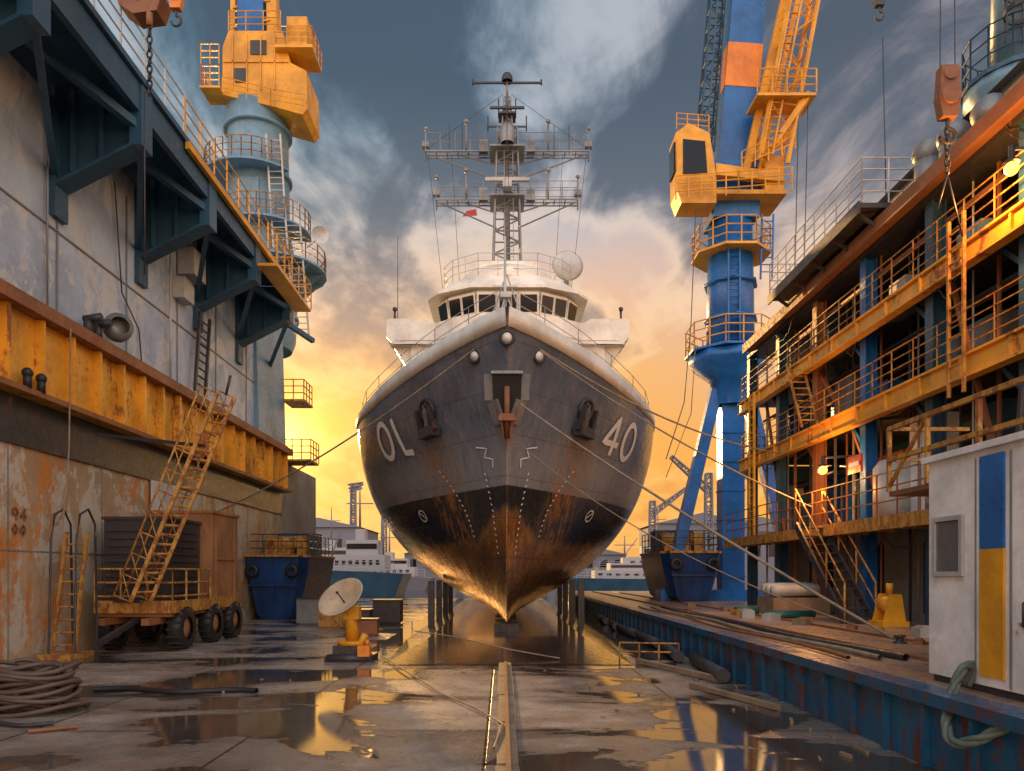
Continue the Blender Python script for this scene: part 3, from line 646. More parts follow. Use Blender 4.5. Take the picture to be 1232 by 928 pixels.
def hook(name_label,px_,py_,d,mat,sc=1.):
    p=pt(px_,py_,d); t=thing('crane_hook',p,name_label,'crane hook','hook blocks hanging from crane cables')
    b=B(); b.prism([p+Vector((-.14,-.1,0))*sc,p+Vector((.14,-.1,0))*sc,p+Vector((.2,-.1,.35))*sc,p+Vector((.16,-.1,.95))*sc,p+Vector((-.16,-.1,.95))*sc,p+Vector((-.2,-.1,.35))*sc],(0,.2*sc,0))
    b.cyl(p+Vector((0,-.15,.4))*sc,p+Vector((0,.15,.4))*sc,.18*sc,n=14); b.cyl(p+Vector((0,-.13,.8))*sc,p+Vector((0,.13,.8))*sc,.13*sc,n=14); part(t,'hook_block',b,mat)
    b=B(); hp=[]
    for i in range(13):
        a=R(90-i*22); hp.append(p+Vector((math.cos(a)*.14,0,-.32+math.sin(a)*.14))*sc)
    b.tube([p,p+Vector((0,0,-.18))*sc]+hp,.035*sc,8); part(t,'hook',b,M['dark'])
    for s_ in (-1,1): part(t,'cable',B().cyl(p+Vector((s_*.14*sc,0,.8*sc)),p+Vector((s_*.10*sc,0,9)),.012,n=5),M['dark'])
    return t
hook('rusty hook block hanging on two steel cables',1140,143,14,M['rust'],1.0)
hook('orange hook block on crane cables over the dock wall',212,12,17,M['orange'],.8)
hook('small dark hook block on a thin cable',1058,8,20,M['dark'],.8)
def chain(p,L,r=.07):
    b=B(); n=int(L/(r*2.1))
    for i in range(n):
        c=Vector(p)-Vector((0,0,i*r*2.1)); ring=[]
        for k in range(9):
            a=k*math.pi/4; v=Vector((math.cos(a)*r*.65,0,math.sin(a)*r*1.35))
            if i%2: v=Vector((0,v.x,v.z))
            ring.append(c+v)
        b.tube(ring,r*.3,5)
    return b
solo('hanging_chain',chain(pt(1140,158,14),1.0,.07),M['dark'],'dark link chain hanging below the hook block','chain',pt(1140,215,14))
b=B(); b.cyl(pt(1140,210,14),pt(1128,252,14),.015); b.cyl(pt(1140,210,14),pt(1158,285,14),.015); solo('lifting_sling',b,M['dark'],'wire lifting sling spread under the chain','sling',pt(1140,285,14))
solo('hanging_chain',chain(pt(180,30,17),1.7,.08),M['dark'],'dark link chain hanging beside the blue walkway','chain',pt(180,110,17))
b=B(); b.prism([pt(140,-8,17),pt(195,-8,17),pt(188,12,17),pt(160,16,17),pt(142,4,17)],(0,.5,0)); b.cyl(pt(165,0,17),pt(165,-400,17),.03); b.cyl(pt(180,16,17),pt(180,32,17),.07)
solo('lifting_beam',b,M['rust'],'rusty lifting block above the hanging chain','lifting gear',pt(165,10,17))
solo('hanging_cable',B().cyl(pt(174,110,17.),pt(174,330,17.),.018),M['dark'],'thin dark cable hanging beside the walkway','cable',pt(174,330,17.))
solo('hanging_cable',B().cyl(pt(1062,45,24),pt(1066,240,24),.018),M['dark'],'thin cable hanging above the steel gallery','cable',pt(1066,240,24))
# ---------------------------------------------------------------- TRAILER
ct=thing('generator_trailer',(-9.4,21.5,0),'rusty wheeled trailer carrying a dark generator and brown housing','trailer')
part(ct,'chassis',B().box(-10.4,-8.5,19.2,23.8,.88,1.06).box(-10.1,-9.9,18.6,23.7,.7,.87).box(-9.0,-8.8,18.6,23.7,.7,.87),M['rust'])
def wheel(x,y,r=.55):
    w_=bpy.data.objects.new('wheel',None); w_.location=Vector((x,y,r))-Vector(ct.location); w_.parent=ct; COL.objects.link(w_)
    b=B(); b.lathe((x-.18,y,r),[(r*.55,0),(r*.92,0),(r,.06),(r,.30),(r*.92,.36),(r*.55,.36)],22,(1,0,0))
    for i in range(18):
        a=i*math.pi/9; c=Vector((x,y+math.cos(a)*r,r+math.sin(a)*r)); b.beam(c-Vector((.17,0,0)),c+Vector((.17,0,0)),.05)
    part(w_,'tyre',b,M['black'])
    b=B(); b.lathe((x-.14,y,r),[(.001,.0),(r*.2,-.03),(r*.55,.04),(r*.58,.24),(r*.2,.30),(.001,.31)],18,(1,0,0)); part(w_,'rim',b,M['box'])
for yy in (19.8,21.8,23.4):
    for xx in (-8.5,-10.3): wheel(xx,yy)
b=B(); b.box(-10.4,-8.75,19.5,21.6,1.3,3.4)
for k in range(9): b.box(-10.3,-8.85,19.44,19.498,1.5+k*.2,1.58+k*.2); b.box(-8.748,-8.7,19.7,21.4,1.5+k*.2,1.58+k*.2)
b.box(-10.45,-8.7,19.45,21.65,3.4,3.48); part(ct,'generator',b,M['dark'])
part(ct,'housing',B().box(-10.3,-8.42,21.7,23.75,1.07,3.75).box(-10.35,-8.37,21.66,23.8,3.75,3.83).box(-8.418,-8.38,21.9,21.96,1.1,3.7).box(-8.418,-8.38,23.4,23.46,1.1,3.7).box(-8.418,-8.38,21.96,23.4,2.4,2.46),M['box'])
b=B(); b.rail([(-10.45,19.15,1.06),(-8.45,19.15,1.06),(-8.45,21.6,1.06)],1.05,.75,.03,2); b.box(-10.45,-8.42,19.1,19.18,.98,1.3); b.box(-8.45,-8.4,19.2,23.7,.98,1.3); part(ct,'railing',b,M['oldyellow'])
part(ct,'drawbar',B().beam((-9.4,19.2,.8),(-9.5,17.6,.35),.12),M['dark'])
t=thing('boarding_ladder',(-9.2,18.7,1.2),'rusty yellow inclined access ladder with handrails','ladder')
p=Vector((-8.95,18.5,1.3)); q=Vector((-7.0,18.9,6.5))
b=B(); b.ladder(p,q,.55,(.55,1,0),.045,.25); part(t,'stringer',b,M['oldyellow'])
ax=Vector((.55,1,0)).normalized()*.29
for s_ in (-1,1):
    b=B(); o=Vector((-.40,0,.17)); b.cyl(p+ax*s_+o,q+ax*s_+o,.025); b.cyl(p+ax*s_+o*.5,q+ax*s_+o*.5,.018)
    for i in range(11): c=p.lerp(q,i/10)+ax*s_; b.cyl(c,c+o,.02)
    for i in range(10): c=p.lerp(q,i/10)+ax*s_; e=p.lerp(q,(i+1)/10)+ax*s_+o; b.cyl(c,e,.015,n=5)
    part(t,'handrail',b,M['oldyellow'])
part(t,'top_post',B().cyl(q,q+Vector((.12,0,.5)),.035),M['dark'])
for p_,q_ in ((p.lerp(q,.75),(-10.5,19.4,5.6)),(p,(-10.2,19.3,1.3))): part(t,'support_strut',B().beam(p_,q_,.08),M['dark'])
t=thing('step_ladder',(-10.3,17.8,0),'tall narrow rusty steel ladder with hooped handrails','ladder')
b=B(); b.ladder((-10.35,17.6,0),(-10.3,18.1,3.0),.5,(1,0,0),.035,.28); b.box(-10.75,-9.95,17.2,18.2,0,.12); part(t,'frame',b,M['oldyellow'])
for s_ in (-1,1):
    part(t,'handrail',B().tube([(-10.33+s_*.3,17.5,0),(-10.33+s_*.3,17.6,2.8),(-10.33+s_*.3,17.75,3.4),(-10.33+s_*.3,18.1,3.55),(-10.33+s_*.3,18.4,3.2),(-10.33+s_*.3,18.5,0)],.03),M['dark'])
b=B(); pts=[]
for i in range(760):
    a=i*.21; rr=.52+.20*math.sin(i*.063)+random.uniform(-.015,.015)-.1*(i/760); zz=.05+ (i/760)*.62+.05*math.sin(i*.5)
    pts.append((-6.95+math.cos(a)*rr*1.1+.10*math.sin(i*.03),10.9+math.sin(a)*rr*.8,zz))
b.tube(pts,.038,6)
solo('hose_coil',b,plain('dark_hose',(.10,.07,.055),.5),'pile of thick dark coiled hose on wet concrete','hose',(-6.9,10.9,0))
b=B(); b.tube([(-6.9+i*.28,12.6+.15*math.sin(i*.9)-.02*i,.04) for i in range(11)],.05,8); solo('loose_hose',b,M['black'],'black hose lying across the concrete floor','hose',(-5.5,12.5,0))
b=B(); b.tube([(-7.0+i*.14,9.7+.12*math.sin(i*.8)+i*.01,.04) for i in range(9)],.03,6); solo('loose_hose',b,M['dark'],'short dark hose lying across the concrete floor','hose',(-6.4,9.7,0))
b=B(); b.tube([(-5.9+i*.09,9.3+i*.06,.035) for i in range(6)],.03,6); solo('steel_bar',b,M['rust'],'short rusty bar lying on wet concrete','bar',(-5.7,9.4,0))
# ---------------------------------------------------------------- dish pedestal
ds_=thing('dish_pedestal',(-3.5,17,0),'cream dish on yellow pedestal standing on a dark base','dish')
p=Vector((-3.62,16.9,1.4)); ax=Vector((-.5,-.9,.95)).normalized()
b=B(); b.lathe(p,[(.001,-.16),(.2,-.13),(.42,-.03),(.55,.1),(.57,.12),(.53,.12),(.4,.0),(.2,-.07),(.001,-.09)],32,ax)
part(ds_,'dish',b,M['cream'])
b=B(); b.cyl(p+ax*-.08,p+ax*.25,.02,.015); b.ball(p+ax*.25,.035,8); part(ds_,'feed_horn',b,M['dark'])
b=B(); b.cyl((-3.45,17.2,.45),(-3.5,17.1,1.25),.16,.12,14); b.beam((-3.5,17.1,1.0),p-ax*.14,.14); b.box(-3.62,-3.28,17.0,17.35,.95,1.25); b.cyl((-3.45,17.2,.36),(-3.45,17.2,.46),.34,n=18); b.cyl((-3.3,17,.3),(-3.12,17,.62),.08); part(ds_,'pedestal',b,M['yellow'])
b=B(); b.box(-4.0,-2.95,16.75,17.7,.0,.14); b.box(-3.85,-3.1,16.9,17.6,.14,.36); b.cyl((-3.95,16.8,.09),(-2.98,16.8,.09),.09); part(ds_,'base',b,M['dark'])
part(ds_,'control_box',B().box(-3.25,-2.98,16.7,16.95,.14,.38).cyl((-3.05,16.8,.38),(-3.05,16.8,.5),.05),M['orange'])
# ---------------------------------------------------------------- blue steel pontoons
def pontoon(cx,cy,zb,label,wd=2.9,H=2.9):
    t=thing('steel_pontoon',(cx,cy,zb),label,'pontoon','blue steel dock pontoons')
    prof=[(-.5,1.0),(.5,1.0),(.47,.72),(.33,.10),(.24,0),(-.24,0),(-.33,.10),(-.47,.72)]
    b=B(); vs=[]
    for yy,k,sh in ((cy-2.4,.80,.0),(cy-1.7,1.,0),(cy+3,1.,0)):
        for x_,z_ in prof: vs.append((cx+x_*wd*k,yy+(.35*(1-z_) if yy<cy-2 else 0),zb+z_*H))
    fs=[]
    for j in range(2):
        for i in range(8): fs.append((j*8+i,j*8+(i+1)%8,(j+1)*8+(i+1)%8,(j+1)*8+i))
    fs+= [list(range(8))[::-1],list(range(16,24))]; b.add(vs,fs); part(t,'body',b,M['pontblue'])
    b=B()
    for k in (-.22,0,.22): b.beam((cx+k*wd*1.3,cy-2.42,zb+H*.97),(cx+k*wd*.75,cy-2.08,zb+.15),.07)
    b.beam((cx-.37*wd,cy-2.36,zb+H*.55),(cx+.37*wd,cy-2.36,zb+H*.55),.07); part(t,'stiffener',b,M['pontblue'])
    b=B(); b.box(cx-wd*.52,cx+wd*.52,cy-1.75,cy+3.05,zb+H,zb+H+.1); b.box(cx-wd*.41,cx+wd*.41,cy-2.5,cy-1.752,zb+H,zb+H+.1); part(t,'deck_edge',b,M['oldyellow'])
    part(t,'railing',B().rail([(cx-wd*.48,cy+2.9,zb+H+.1),(cx-wd*.48,cy-1.6,zb+H+.1),(cx+wd*.48,cy-1.6,zb+H+.1),(cx+wd*.48,cy+2.9,zb+H+.1)],.9,.7,.025),M['dark'])
    part(t,'winch',B().box(cx-.9,cx+.3,cy-.6,cy+.6,zb+H+.1,zb+H+.5).cyl((cx-1.0,cy,zb+H+.7),(cx+.5,cy,zb+H+.7),.3,n=14).box(cx+.5,cx+.9,cy-.4,cy+.4,zb+H+.1,zb+H+1.0),M['oldyellow'])
    part(t,'locker',B().box(cx-.9,cx+.9,cy+1.4,cy+2.6,zb+H+.1,zb+H+1.2),M['navy'])
    for s_ in (-1,1): part(t,'fender_tyre',B().lathe((cx+s_*wd*.3,cy-2.45,zb+H*.78),[(.14,-.08),(.26,-.1),(.3,0),(.26,.1),(.14,.08),(.14,-.08)],16,(0,1,0)),M['black'])
    return t
pontoon(-9.8,34.2,.0,'dark blue steel pontoon with winch beside the dock wall',2.8,2.7)
pontoon(8.2,34.4,QZ,'blue steel pontoon with worn yellow winch beneath the tall crane',2.6,2.1)
# ---------------------------------------------------------------- RIGHT CRANE
X0=10.35;Y0=34
rc=thing('tower_crane',(X0,Y0,QZ),'tall blue and yellow dockside crane with lattice boom','crane')
for s_ in (-1,1): part(rc,'leg',B().beam((X0+s_*3.0,Y0-.2,QZ),(X0+s_*.7,Y0-.1,10.3),.5,.55),M['blue'])
b=B(); b.box(X0-.5,X0+.5,Y0-.45,Y0+.45,QZ,11.0); b.box(X0-3.3,X0+3.3,Y0-.6,Y0+.6,QZ+.01,QZ+.5)
b.lathe((X0,Y0,9.6),[(.8,0),(.95,1.1),(1.9,1.85),(1.9,2.25),(.9,2.25)],8)
for k in range(6): b.box(X0-.53,X0+.53,Y0-.49,Y0+.49,1.8+k*1.3,1.87+k*1.3)
part(rc,'pedestal',b,M['blue'])
b=B(); b.cyl((X0,Y0,11.8),(X0,Y0,17.8),1.12,1.02,8); b.box(X0-1.02,X0+1.02,Y0-.9,Y0+.9,17.8,20.3)
for zz in (13.4,15.0,16.6): b.lathe((X0,Y0,zz),[(1.0,0),(1.22,0),(1.22,.12),(1,.12)],8)
part(rc,'column',b,M['blue'])
b=B(); pr=ringplat(b,(X0,Y0),1.0,2.05,11.9,8,22.5,382.5); part(rc,'platform',b,M['blue']); part(rc,'railing',B().rail(pr,1.15,.7,.03),M['yellow'])
b=B(); pr=ringplat(b,(X0,Y0),1.0,1.75,16.3,8,22.5,382.5); part(rc,'platform',b,M['yellow']); part(rc,'railing',B().rail(pr,1.15,.6,.03),M['yellow'])
part(rc,'ladder',B().ladder((X0-.2,Y0-1.2,12),(X0-.2,Y0-1.15,16.3),.5,r=.035),M['blue']); part(rc,'ladder',B().ladder((X0+1.2,Y0-1.2,14.9),(X0+1.3,Y0-1.1,17.8),.5,r=.035),M['blue'])
b=B(); b.prism([(X0-2.6,Y0-1.6,18.05),(X0-2.8,Y0-1.6,18.6),(X0-2.85,Y0-1.6,21.1),(X0-2.3,Y0-1.6,21.5),(X0-1.4,Y0-1.6,21.1),(X0-1.1,Y0-1.6,19.2),(X0-1.1,Y0-1.6,18.05)],(0,1.3,0))
part(rc,'operator_cab',b,M['yellow'])
b=B(); b.box(X0-1.1,X0+2.0,Y0-1.5,Y0+.6,18.5,18.68); b.box(X0+1.1,X0+1.9,Y0-1.4,Y0+.6,18.68,20.2); b.prism([(X0-1.1,Y0-1.55,19.3),(X0+1.9,Y0-1.55,19.0),(X0+1.7,Y0-1.55,19.4),(X0-1.1,Y0-1.55,19.8)],(0,.3,0)); part(rc,'slewing_deck',b,M['yellow'])
b=B(); b.prism([(X0-2.55,Y0-1.64,19.3),(X0-1.5,Y0-1.64,19.3),(X0-1.6,Y0-1.64,20.7),(X0-2.55,Y0-1.64,20.8)],(0,.035,0)); part(rc,'cab_window',b,M['glass']); part(rc,'cab_window',B().box(X0-2.9,X0-2.83,Y0-1.4,Y0-.5,19.5,20.8),M['glass'])
b=B(); b.rail([(X0-2.9,Y0-1.8,18.1),(X0-.2,Y0-1.8,18.3),(X0+2.1,Y0-1.8,18.5)],1.0,.6,.03); part(rc,'railing',b,M['yellow']); part(rc,'railing',B().rail([(X0-.1,Y0-1.9,19.2),(X0+2.2,Y0-1.9,20.2)],.9,.6,.03),M['yellow']); part(rc,'railing',B().rail([(X0-2.8,Y0-1.5,21.3),(X0-1.4,Y0-1.5,21.2)],.7,.5,.022),M['yellow'])
pA=Vector((X0+.0,Y0,20.0)); pB=Vector((X0+.8,Y0-.5,31))
part(rc,'mast',B().beam(pA,pB,1.5,1.3),M['blue'])
for f,g_ in ((.33,.50),(.80,.93)): part(rc,'mast_panel',B().beam(pA.lerp(pB,f),pA.lerp(pB,g_),1.54,1.34),M['orange'])
b=B(); b.lattice((X0-1.3,Y0-.4,20.8),(X0-.5,Y0-.6,31),.7,.6,13,.03,True,.05); b.ladder((X0-1.1,Y0-.9,21.5),(X0-.4,Y0-1.,31),.4,r=.03); part(rc,'counter_mast',b,M['navy'])
b=B(); b.lattice((X0+1.3,Y0-1.2,19.8),(X0+3.2,Y0-2.4,31.5),1.25,1.2,10,.04,True,.09); b.ladder((X0+1.0,Y0-1.9,20),(X0+2.8,Y0-3.0,31),.45,r=.035)
b.box(X0+.4,X0+2.9,Y0-2.4,Y0-1.0,22.2,22.32); b.rail([(X0+.4,Y0-2.4,22.32),(X0+2.9,Y0-2.4,22.32)],1.0,.7,.03); b.beam((X0+1.0,Y0-1.6,20),(X0+2.7,Y0-2.2,22.4),.25); b.beam((X0+.3,Y0-1.0,19.5),(X0+1.7,Y0-1.9,26.5),.3); b.beam((X0+.9,Y0-1.0,19.5),(X0+3.4,Y0-2.0,31.5),.16)
part(rc,'boom',b,M['yellow'])
for pts,r_ in (([(X0+2.3,Y0-2,22),(X0+2.1,Y0-2,12.5)],.022),([(X0+2.7,Y0-2,22),(X0+2.5,Y0-2,13)],.022),([(X0-1.9,Y0-1.2,17.9),(X0-2.1,Y0-1.2,13),(X0-2.4,Y0-1.2,9.5),(X0-3.2,Y0-1.2,7)],.022),([(X0-1.9,Y0-1.2,12),(X0-2.1,Y0-1.2,9),(X0-3.2,Y0-1.2,6.2)],.018)):
    part(rc,'cable',B().tube(pts,r_,5),M['dark'])
# ---------------------------------------------------------------- RIGHT GALLERY
gl_=thing('steel_gallery',(11,21,QZ),'multi-level steel dockside gallery with yellow beams and blue panels','building')
b=B(); b.box(13,13.3,6,29.6,QZ,11.0); b.box(10.9,13,29.3,29.6,QZ,6.2); part(gl_,'back_wall',b,M['navy'])
b=B(); b.box(10.6,10.9,6,29.2,QZ,3.18); part(gl_,'lower_wall',b,M['concrete'])
for zz in (3.3,6.35,8.6,10.5): part(gl_,'floor_slab',B().box(9.55,12.99,6,29.25,zz-.12,zz),M['dark'])
for zz,hh in ((6.35,.36),(8.6,.32)):
    b=B(); b.box(9.36,9.42,5.8,29.6,zz-hh,zz+.03); b.box(9.28,9.54,5.8,29.6,zz+.03,zz+.08); b.box(9.28,9.54,5.8,29.6,zz-hh-.05,zz-hh)
    for k in range(16): b.box(9.30,9.358,6.2+k*1.5,6.26+k*1.5,zz-hh,zz+.03)
    part(gl_,'edge_beam',b,M['yellow2'])
b=B(); b.box(8.9,9.54,13.2,29.8,3.2,3.3); b.box(8.84,8.9,13.2,29.9,3.02,3.34)
for k in range(12): b.box(8.85,9.5,13.8+k*1.4,13.9+k*1.4,3.0,3.2)
part(gl_,'lower_walkway',b,M['oldyellow'])
for k in range(8):
    yy=7.6+k*3.1; b=B(); b.box(9.62,9.66,yy-.15,yy+.15,QZ,10.38); b.box(9.9,9.94,yy-.15,yy+.15,QZ,10.38); b.box(9.66,9.9,yy-.02,yy+.02,QZ,10.38)
    b.beam((9.8,yy,5.2),(9.8,yy+1.0,6.2),.1); b.beam((9.8,yy,7.6),(9.8,yy+.9,8.4),.1)
    part(gl_,'column',b,[M['blue'],M['rust'],M['navy'],M['navy']][k%4])
for zz in (6.43,8.7): part(gl_,'railing',B().rail([(9.42,5.8,zz),(9.42,29.5,zz)],.95,.95,.018,3),M['oldyellow'])
part(gl_,'railing',B().rail([(8.9,13.2,3.34),(8.9,29.8,3.34)],1.0,.9,.022),M['rust'],'rusty guard rail on the lowest walkway'); part(gl_,'railing',B().rail([(9.5,29.6,6.4),(12.9,29.6,6.4)],1,.9,.02),M['rust'])
b=B(); b.box(9.3,13.4,6,28.8,10.52,10.72); b.box(9.22,9.298,6,28.8,10.45,10.78); part(gl_,'roof',b,M['rust'])
b=B(); b.box(10.2,13.4,8,24,10.73,11.9); b.prism([(10.0,8,11.9),(13.5,8,11.9),(13.5,8,12.7),(11.5,8,12.7)],(0,16,0)); part(gl_,'roof_house',b,M['steel'])
b=B(); b.box(8.75,10.1,18.3,24.6,10.95,11.07); b.box(8.7,8.748,18.3,24.6,10.82,11.12)
for k in range(5): b.beam((9.3,18.6+k*1.4,10.6),(8.8,18.6+k*1.4,10.95),.08)
part(gl_,'roof_platform',b,M['dark'])
part(gl_,'railing',B().rail([(10.1,18.3,11.07),(8.78,18.3,11.07),(8.78,24.6,11.07),(10.1,24.6,11.07)],1.1,.7,.02,3),M['pale'])
for k,yy in enumerate((15.2,16.4,17.4)):
    b=B(); b.cyl((9.9,yy,10.72),(9.9,yy,11.3+.2*k),.3,n=16); b.ball((9.9,yy,11.35+.2*k),.36,14); part(gl_,'roof_ventilator',b,M['steel'])
part(gl_,'ladder',B().ladder((9.15,15.1,5.6),(9.15,15.1,9.2),.5,(0,1,0),.03,.28),M['oldyellow']); part(gl_,'ladder',B().ladder((9.15,27.5,3.4),(9.15,27.5,8.6),.5,(0,1,0),.04,.28),M['yellow']); part(gl_,'ladder',B().ladder((9.2,22.4,6.4),(9.2,23.6,8.6),.5,(1,0,0),.03,.25),M['oldyellow'])
pal_=[M['ltblue'],M['blue'],M['pale'],M['navy'],M['steel'],M['navy'],M['rust'],M['cab'],M['dark'],M['blue']]
random.seed(21)
for zz,h_ in ((3.3,2.6),(6.35,1.75),(8.6,1.6)):
    for k in range(15):
        yy=7+k*1.5+random.uniform(-.2,.2); w_=random.uniform(.5,1.4); hh=random.uniform(.5,1)*h_; dx=random.choice((10.2,10.6,11.2,12.2))
        b=B(); b.box(dx,min(12.95,dx+random.uniform(.4,.9)),yy,yy+w_,zz+.01,zz+hh)
        b.box(dx-.02,dx-.001,yy+.08,yy+w_-.08,zz+.12,zz+hh-.1); part(gl_,'equipment_cabinet',b,random.choice(pal_))
for k in range(14):
    zz=random.choice((5.2,5.5,5.75,7.9,8.1,9.9,10.1,10.25)); xx=9.98+k*.16; part(gl_,'pipe',B().cyl((xx,6,zz),(xx,29.2,zz),random.uniform(.03,.10),n=8),random.choice((M['steel'],M['rust'],M['dark'],M['oldyellow'])))
for k in range(30): yy=7+k*.75; xx=9.98+random.uniform(0,.5); part(gl_,'pipe',B().cyl((xx,yy,QZ),(xx,yy,10.4),random.uniform(.018,.055),n=6),random.choice((M['steel'],M['dark'],M['pale'],M['rust'])))
for k in range(9): part(gl_,'brace',B().beam((9.8,7.6+k*2.3,random.choice((3.3,6.4))),(9.8,9.4+k*2.3,random.choice((6.0,8.3))),.09),M['rust'])
for k in range(14):
    y0_=8+k*1.5; z0_=random.choice((6.2,8.45,3.1,10.4)); L_=random.uniform(.8,2.2); part(gl_,'hanging_cable',B().tube([(9.5,y0_+L_*i/8,z0_-.55*4*(i/8)*(1-i/8)*random.uniform(.8,1.1)) for i in range(9)],.014,5),M['dark'])
for k in range(6): part(gl_,'doorway',B().box(10.57,10.598,8+k*3.2,9.2+k*3.2,1.0,2.8),M['black'])
b=B(); b.cyl((10.1,19.2,3.32),(10.1,19.2,4.7),.55,n=20); b.lathe((10.1,19.2,4.7),[(.55,0),(.4,.2),(.001,.3)],20); part(gl_,'tank',b,M['pale'])
b=B(); p=Vector((9.1,18.1,QZ)); q=Vector((9.0,20.9,3.35))
for s_ in (-1,1): b.beam(p+Vector((s_*.36-.45,0,0)),q+Vector((s_*.36-.45,0,0)),.06,.2)
for i in range(11): c=p.lerp(q,(i+.5)/11)-Vector((.45,0,0)); b.box(c.x-.34,c.x+.34,c.y-.13,c.y+.13,c.z,c.z+.03)
part(gl_,'stair',b,M['dark'])
for s_ in (-1,1):
    b=B(); o=Vector((s_*.38-.45,0,0)); b.cyl(p+o+Vector((0,0,1)),q+o+Vector((0,0,1)),.025); b.cyl(p+o+Vector((0,0,.5)),q+o+Vector((0,0,.5)),.018)
    for i in range(4): c=p.lerp(q,i/3)+o; b.cyl(c,c+Vector((0,0,1)),.025)
    part(gl_,'stair_handrail',b,M['oldyellow'])
for (u,v,d) in ((990,566,20.5),(1217,203,13.2)):
    c=pt(u,v,d); t=thing('work_lamp',c,'lit amber work lamp on the steel gallery','lamp','lit work lamps on the gallery')
    part(t,'bulb',B().ball(c,.12,12),M['lamp']); part(t,'lamp_hood',B().lathe(c,[(.14,.10),(.12,.14),(.05,.18),(.05,.4)],14).cyl(c+Vector((0,0,.35)),c+Vector((1.2,0,.4)),.03),M['dark'])
    l=bpy.data.lights.new('lamp_light','POINT'); l.energy=330; l.color=(1,.42,.10); l.shadow_soft_size=.12
    o=bpy.data.objects.new('lamp_light',l); o.location=c+Vector((-.22,.45,-.1)); COL.objects.link(o)
t=thing('gallery_sign',Vector((8.95,19.2,5.0)),'small red and white sign on the gallery railing','sign')
part(t,'panel',B().box(8.95,9.0,18.7,19.4,4.55,5.0),M['red']); part(t,'lettering_band',B().box(8.93,8.948,18.8,19.3,4.72,4.83),M['mark'])
part(t,'post',B().cyl((9.0,19.05,3.3),(9.0,19.05,4.6),.03),M['dark'])
t=thing('roof_crane',(10.8,15.6,12.7),'blue crane post with round platform on the gallery roof','crane')
b=B(); b.cyl((11.0,16,12.6),(10.9,16,17),.5,.35,14); b.lathe((11.0,16,11.7),[(.6,0),(1.0,.5),(1.0,.7),(.3,.7)],20); part(t,'post',b,M['ltblue'])
b=B(); pr=ringplat(b,(11.0,16),.4,1.05,12.4,14); b.rail(pr,.9,.6,.02); part(t,'platform',b,M['navy'])
b=B()
for k in range(7): ringplat(b,(10.6,15.2),.34,.37,13.4+k*.45,12)
for a in range(0,360,60): b.cyl((10.6+.36*math.cos(R(a)),15.2+.36*math.sin(R(a)),13),(10.6+.36*math.cos(R(a)),15.2+.36*math.sin(R(a)),17),.02,n=5)
part(t,'caged_ladder',b,M['dark'])
t=thing('raised_walkway',(6.8,10.5,QZ),'yellow railed walkway raised on steel posts','walkway')
part(t,'deck',B().box(6.3,7.6,8.6,12.2,3.25,3.33),M['rust'])
for yy in (8.8,10.4): part(t,'post',B().box(7.42,7.52,yy-.05,yy+.05,QZ,3.25),M['rust'])
b=B()
for zz in (3.85,4.35): b.beam((6.3,8.6,zz),(6.3,12.2,zz),.07); b.beam((6.3,12.2,zz),(7.6,12.2,zz),.06)
for yy in (8.65,9.9,11.1,12.2): b.beam((6.3,yy,3.33),(6.3,yy,4.35),.06)
b.beam((6.3,12.2,3.4),(6.3,11.1,4.35),.05); part(t,'railing',b,M['oldyellow'])
b=B(); b.tube([(6.9,9.2,3.33),(6.85,9.2,4.5),(6.7,9.3,4.8),(6.6,9.5,4.3),(6.6,9.6,3.33)],.045,8); part(t,'cable_loop',b,M['dark'])
# ---------------------------------------------------------------- CABIN
cb=thing('equipment_cabin',(5.7,7.2,QZ),'worn white steel cabin with blue and yellow panel on the quay','cabin')
part(cb,'body',B().box(4.94,7.0,5.2,8.67,QZ+.08,3.27),M['cab'])
part(cb,'base_frame',B().box(4.97,6.95,5.25,8.62,QZ,QZ+.08),M['dark'])
part(cb,'roof',B().box(4.88,7.06,5.1,8.73,3.27,3.34),M['cab'])
part(cb,'door_panel',B().box(4.915,4.939,7.35,7.72,2.25,3.2),M['blue'],'blue upper half of the panel')
part(cb,'door_panel',B().box(4.915,4.939,7.35,7.72,QZ+.18,2.247),M['yellow'],'yellow lower half of the panel')
part(cb,'window',B().box(4.925,4.939,8.05,8.5,2.02,2.58),plain('window_pane',(.13,.13,.135),.18))
b=B()
for y0_,y1_,z0_,z1_ in ((8.0,8.05,1.97,2.63),(8.5,8.55,1.97,2.63),(8.05,8.5,1.97,2.02),(8.05,8.5,2.58,2.63)): b.box(4.90,4.938,y0_,y1_,z0_,z1_)
part(cb,'window_frame',b,M['pale'])
part(cb,'handle',B().tube([(4.93,7.0,1.75),(4.87,7.0,1.72),(4.87,7.0,1.5),(4.93,7.0,1.47)],.014,6),M['dark'])
b=B(); b.box(4.925,4.938,6.1,6.12,QZ+.1,3.2); b.box(4.925,4.938,7.25,7.27,QZ+.1,3.2); b.box(4.90,4.938,5.9,7.1,1.5,1.53);b.box(4.925,4.938,7.8,7.81,QZ+.1,3.2); part(cb,'panel_seam',b,M['steel'])
pts=[]
for i in range(26):
    f=i/25; pts.append((4.55-.35*math.sin(f*math.pi),7.55-f*1.2,QZ+.08-.42*math.sin(f*math.pi)))
pts=[(4.88,7.85,QZ+.07),(4.85,7.75,QZ+.28),(4.68,7.62,QZ+.26)]+pts
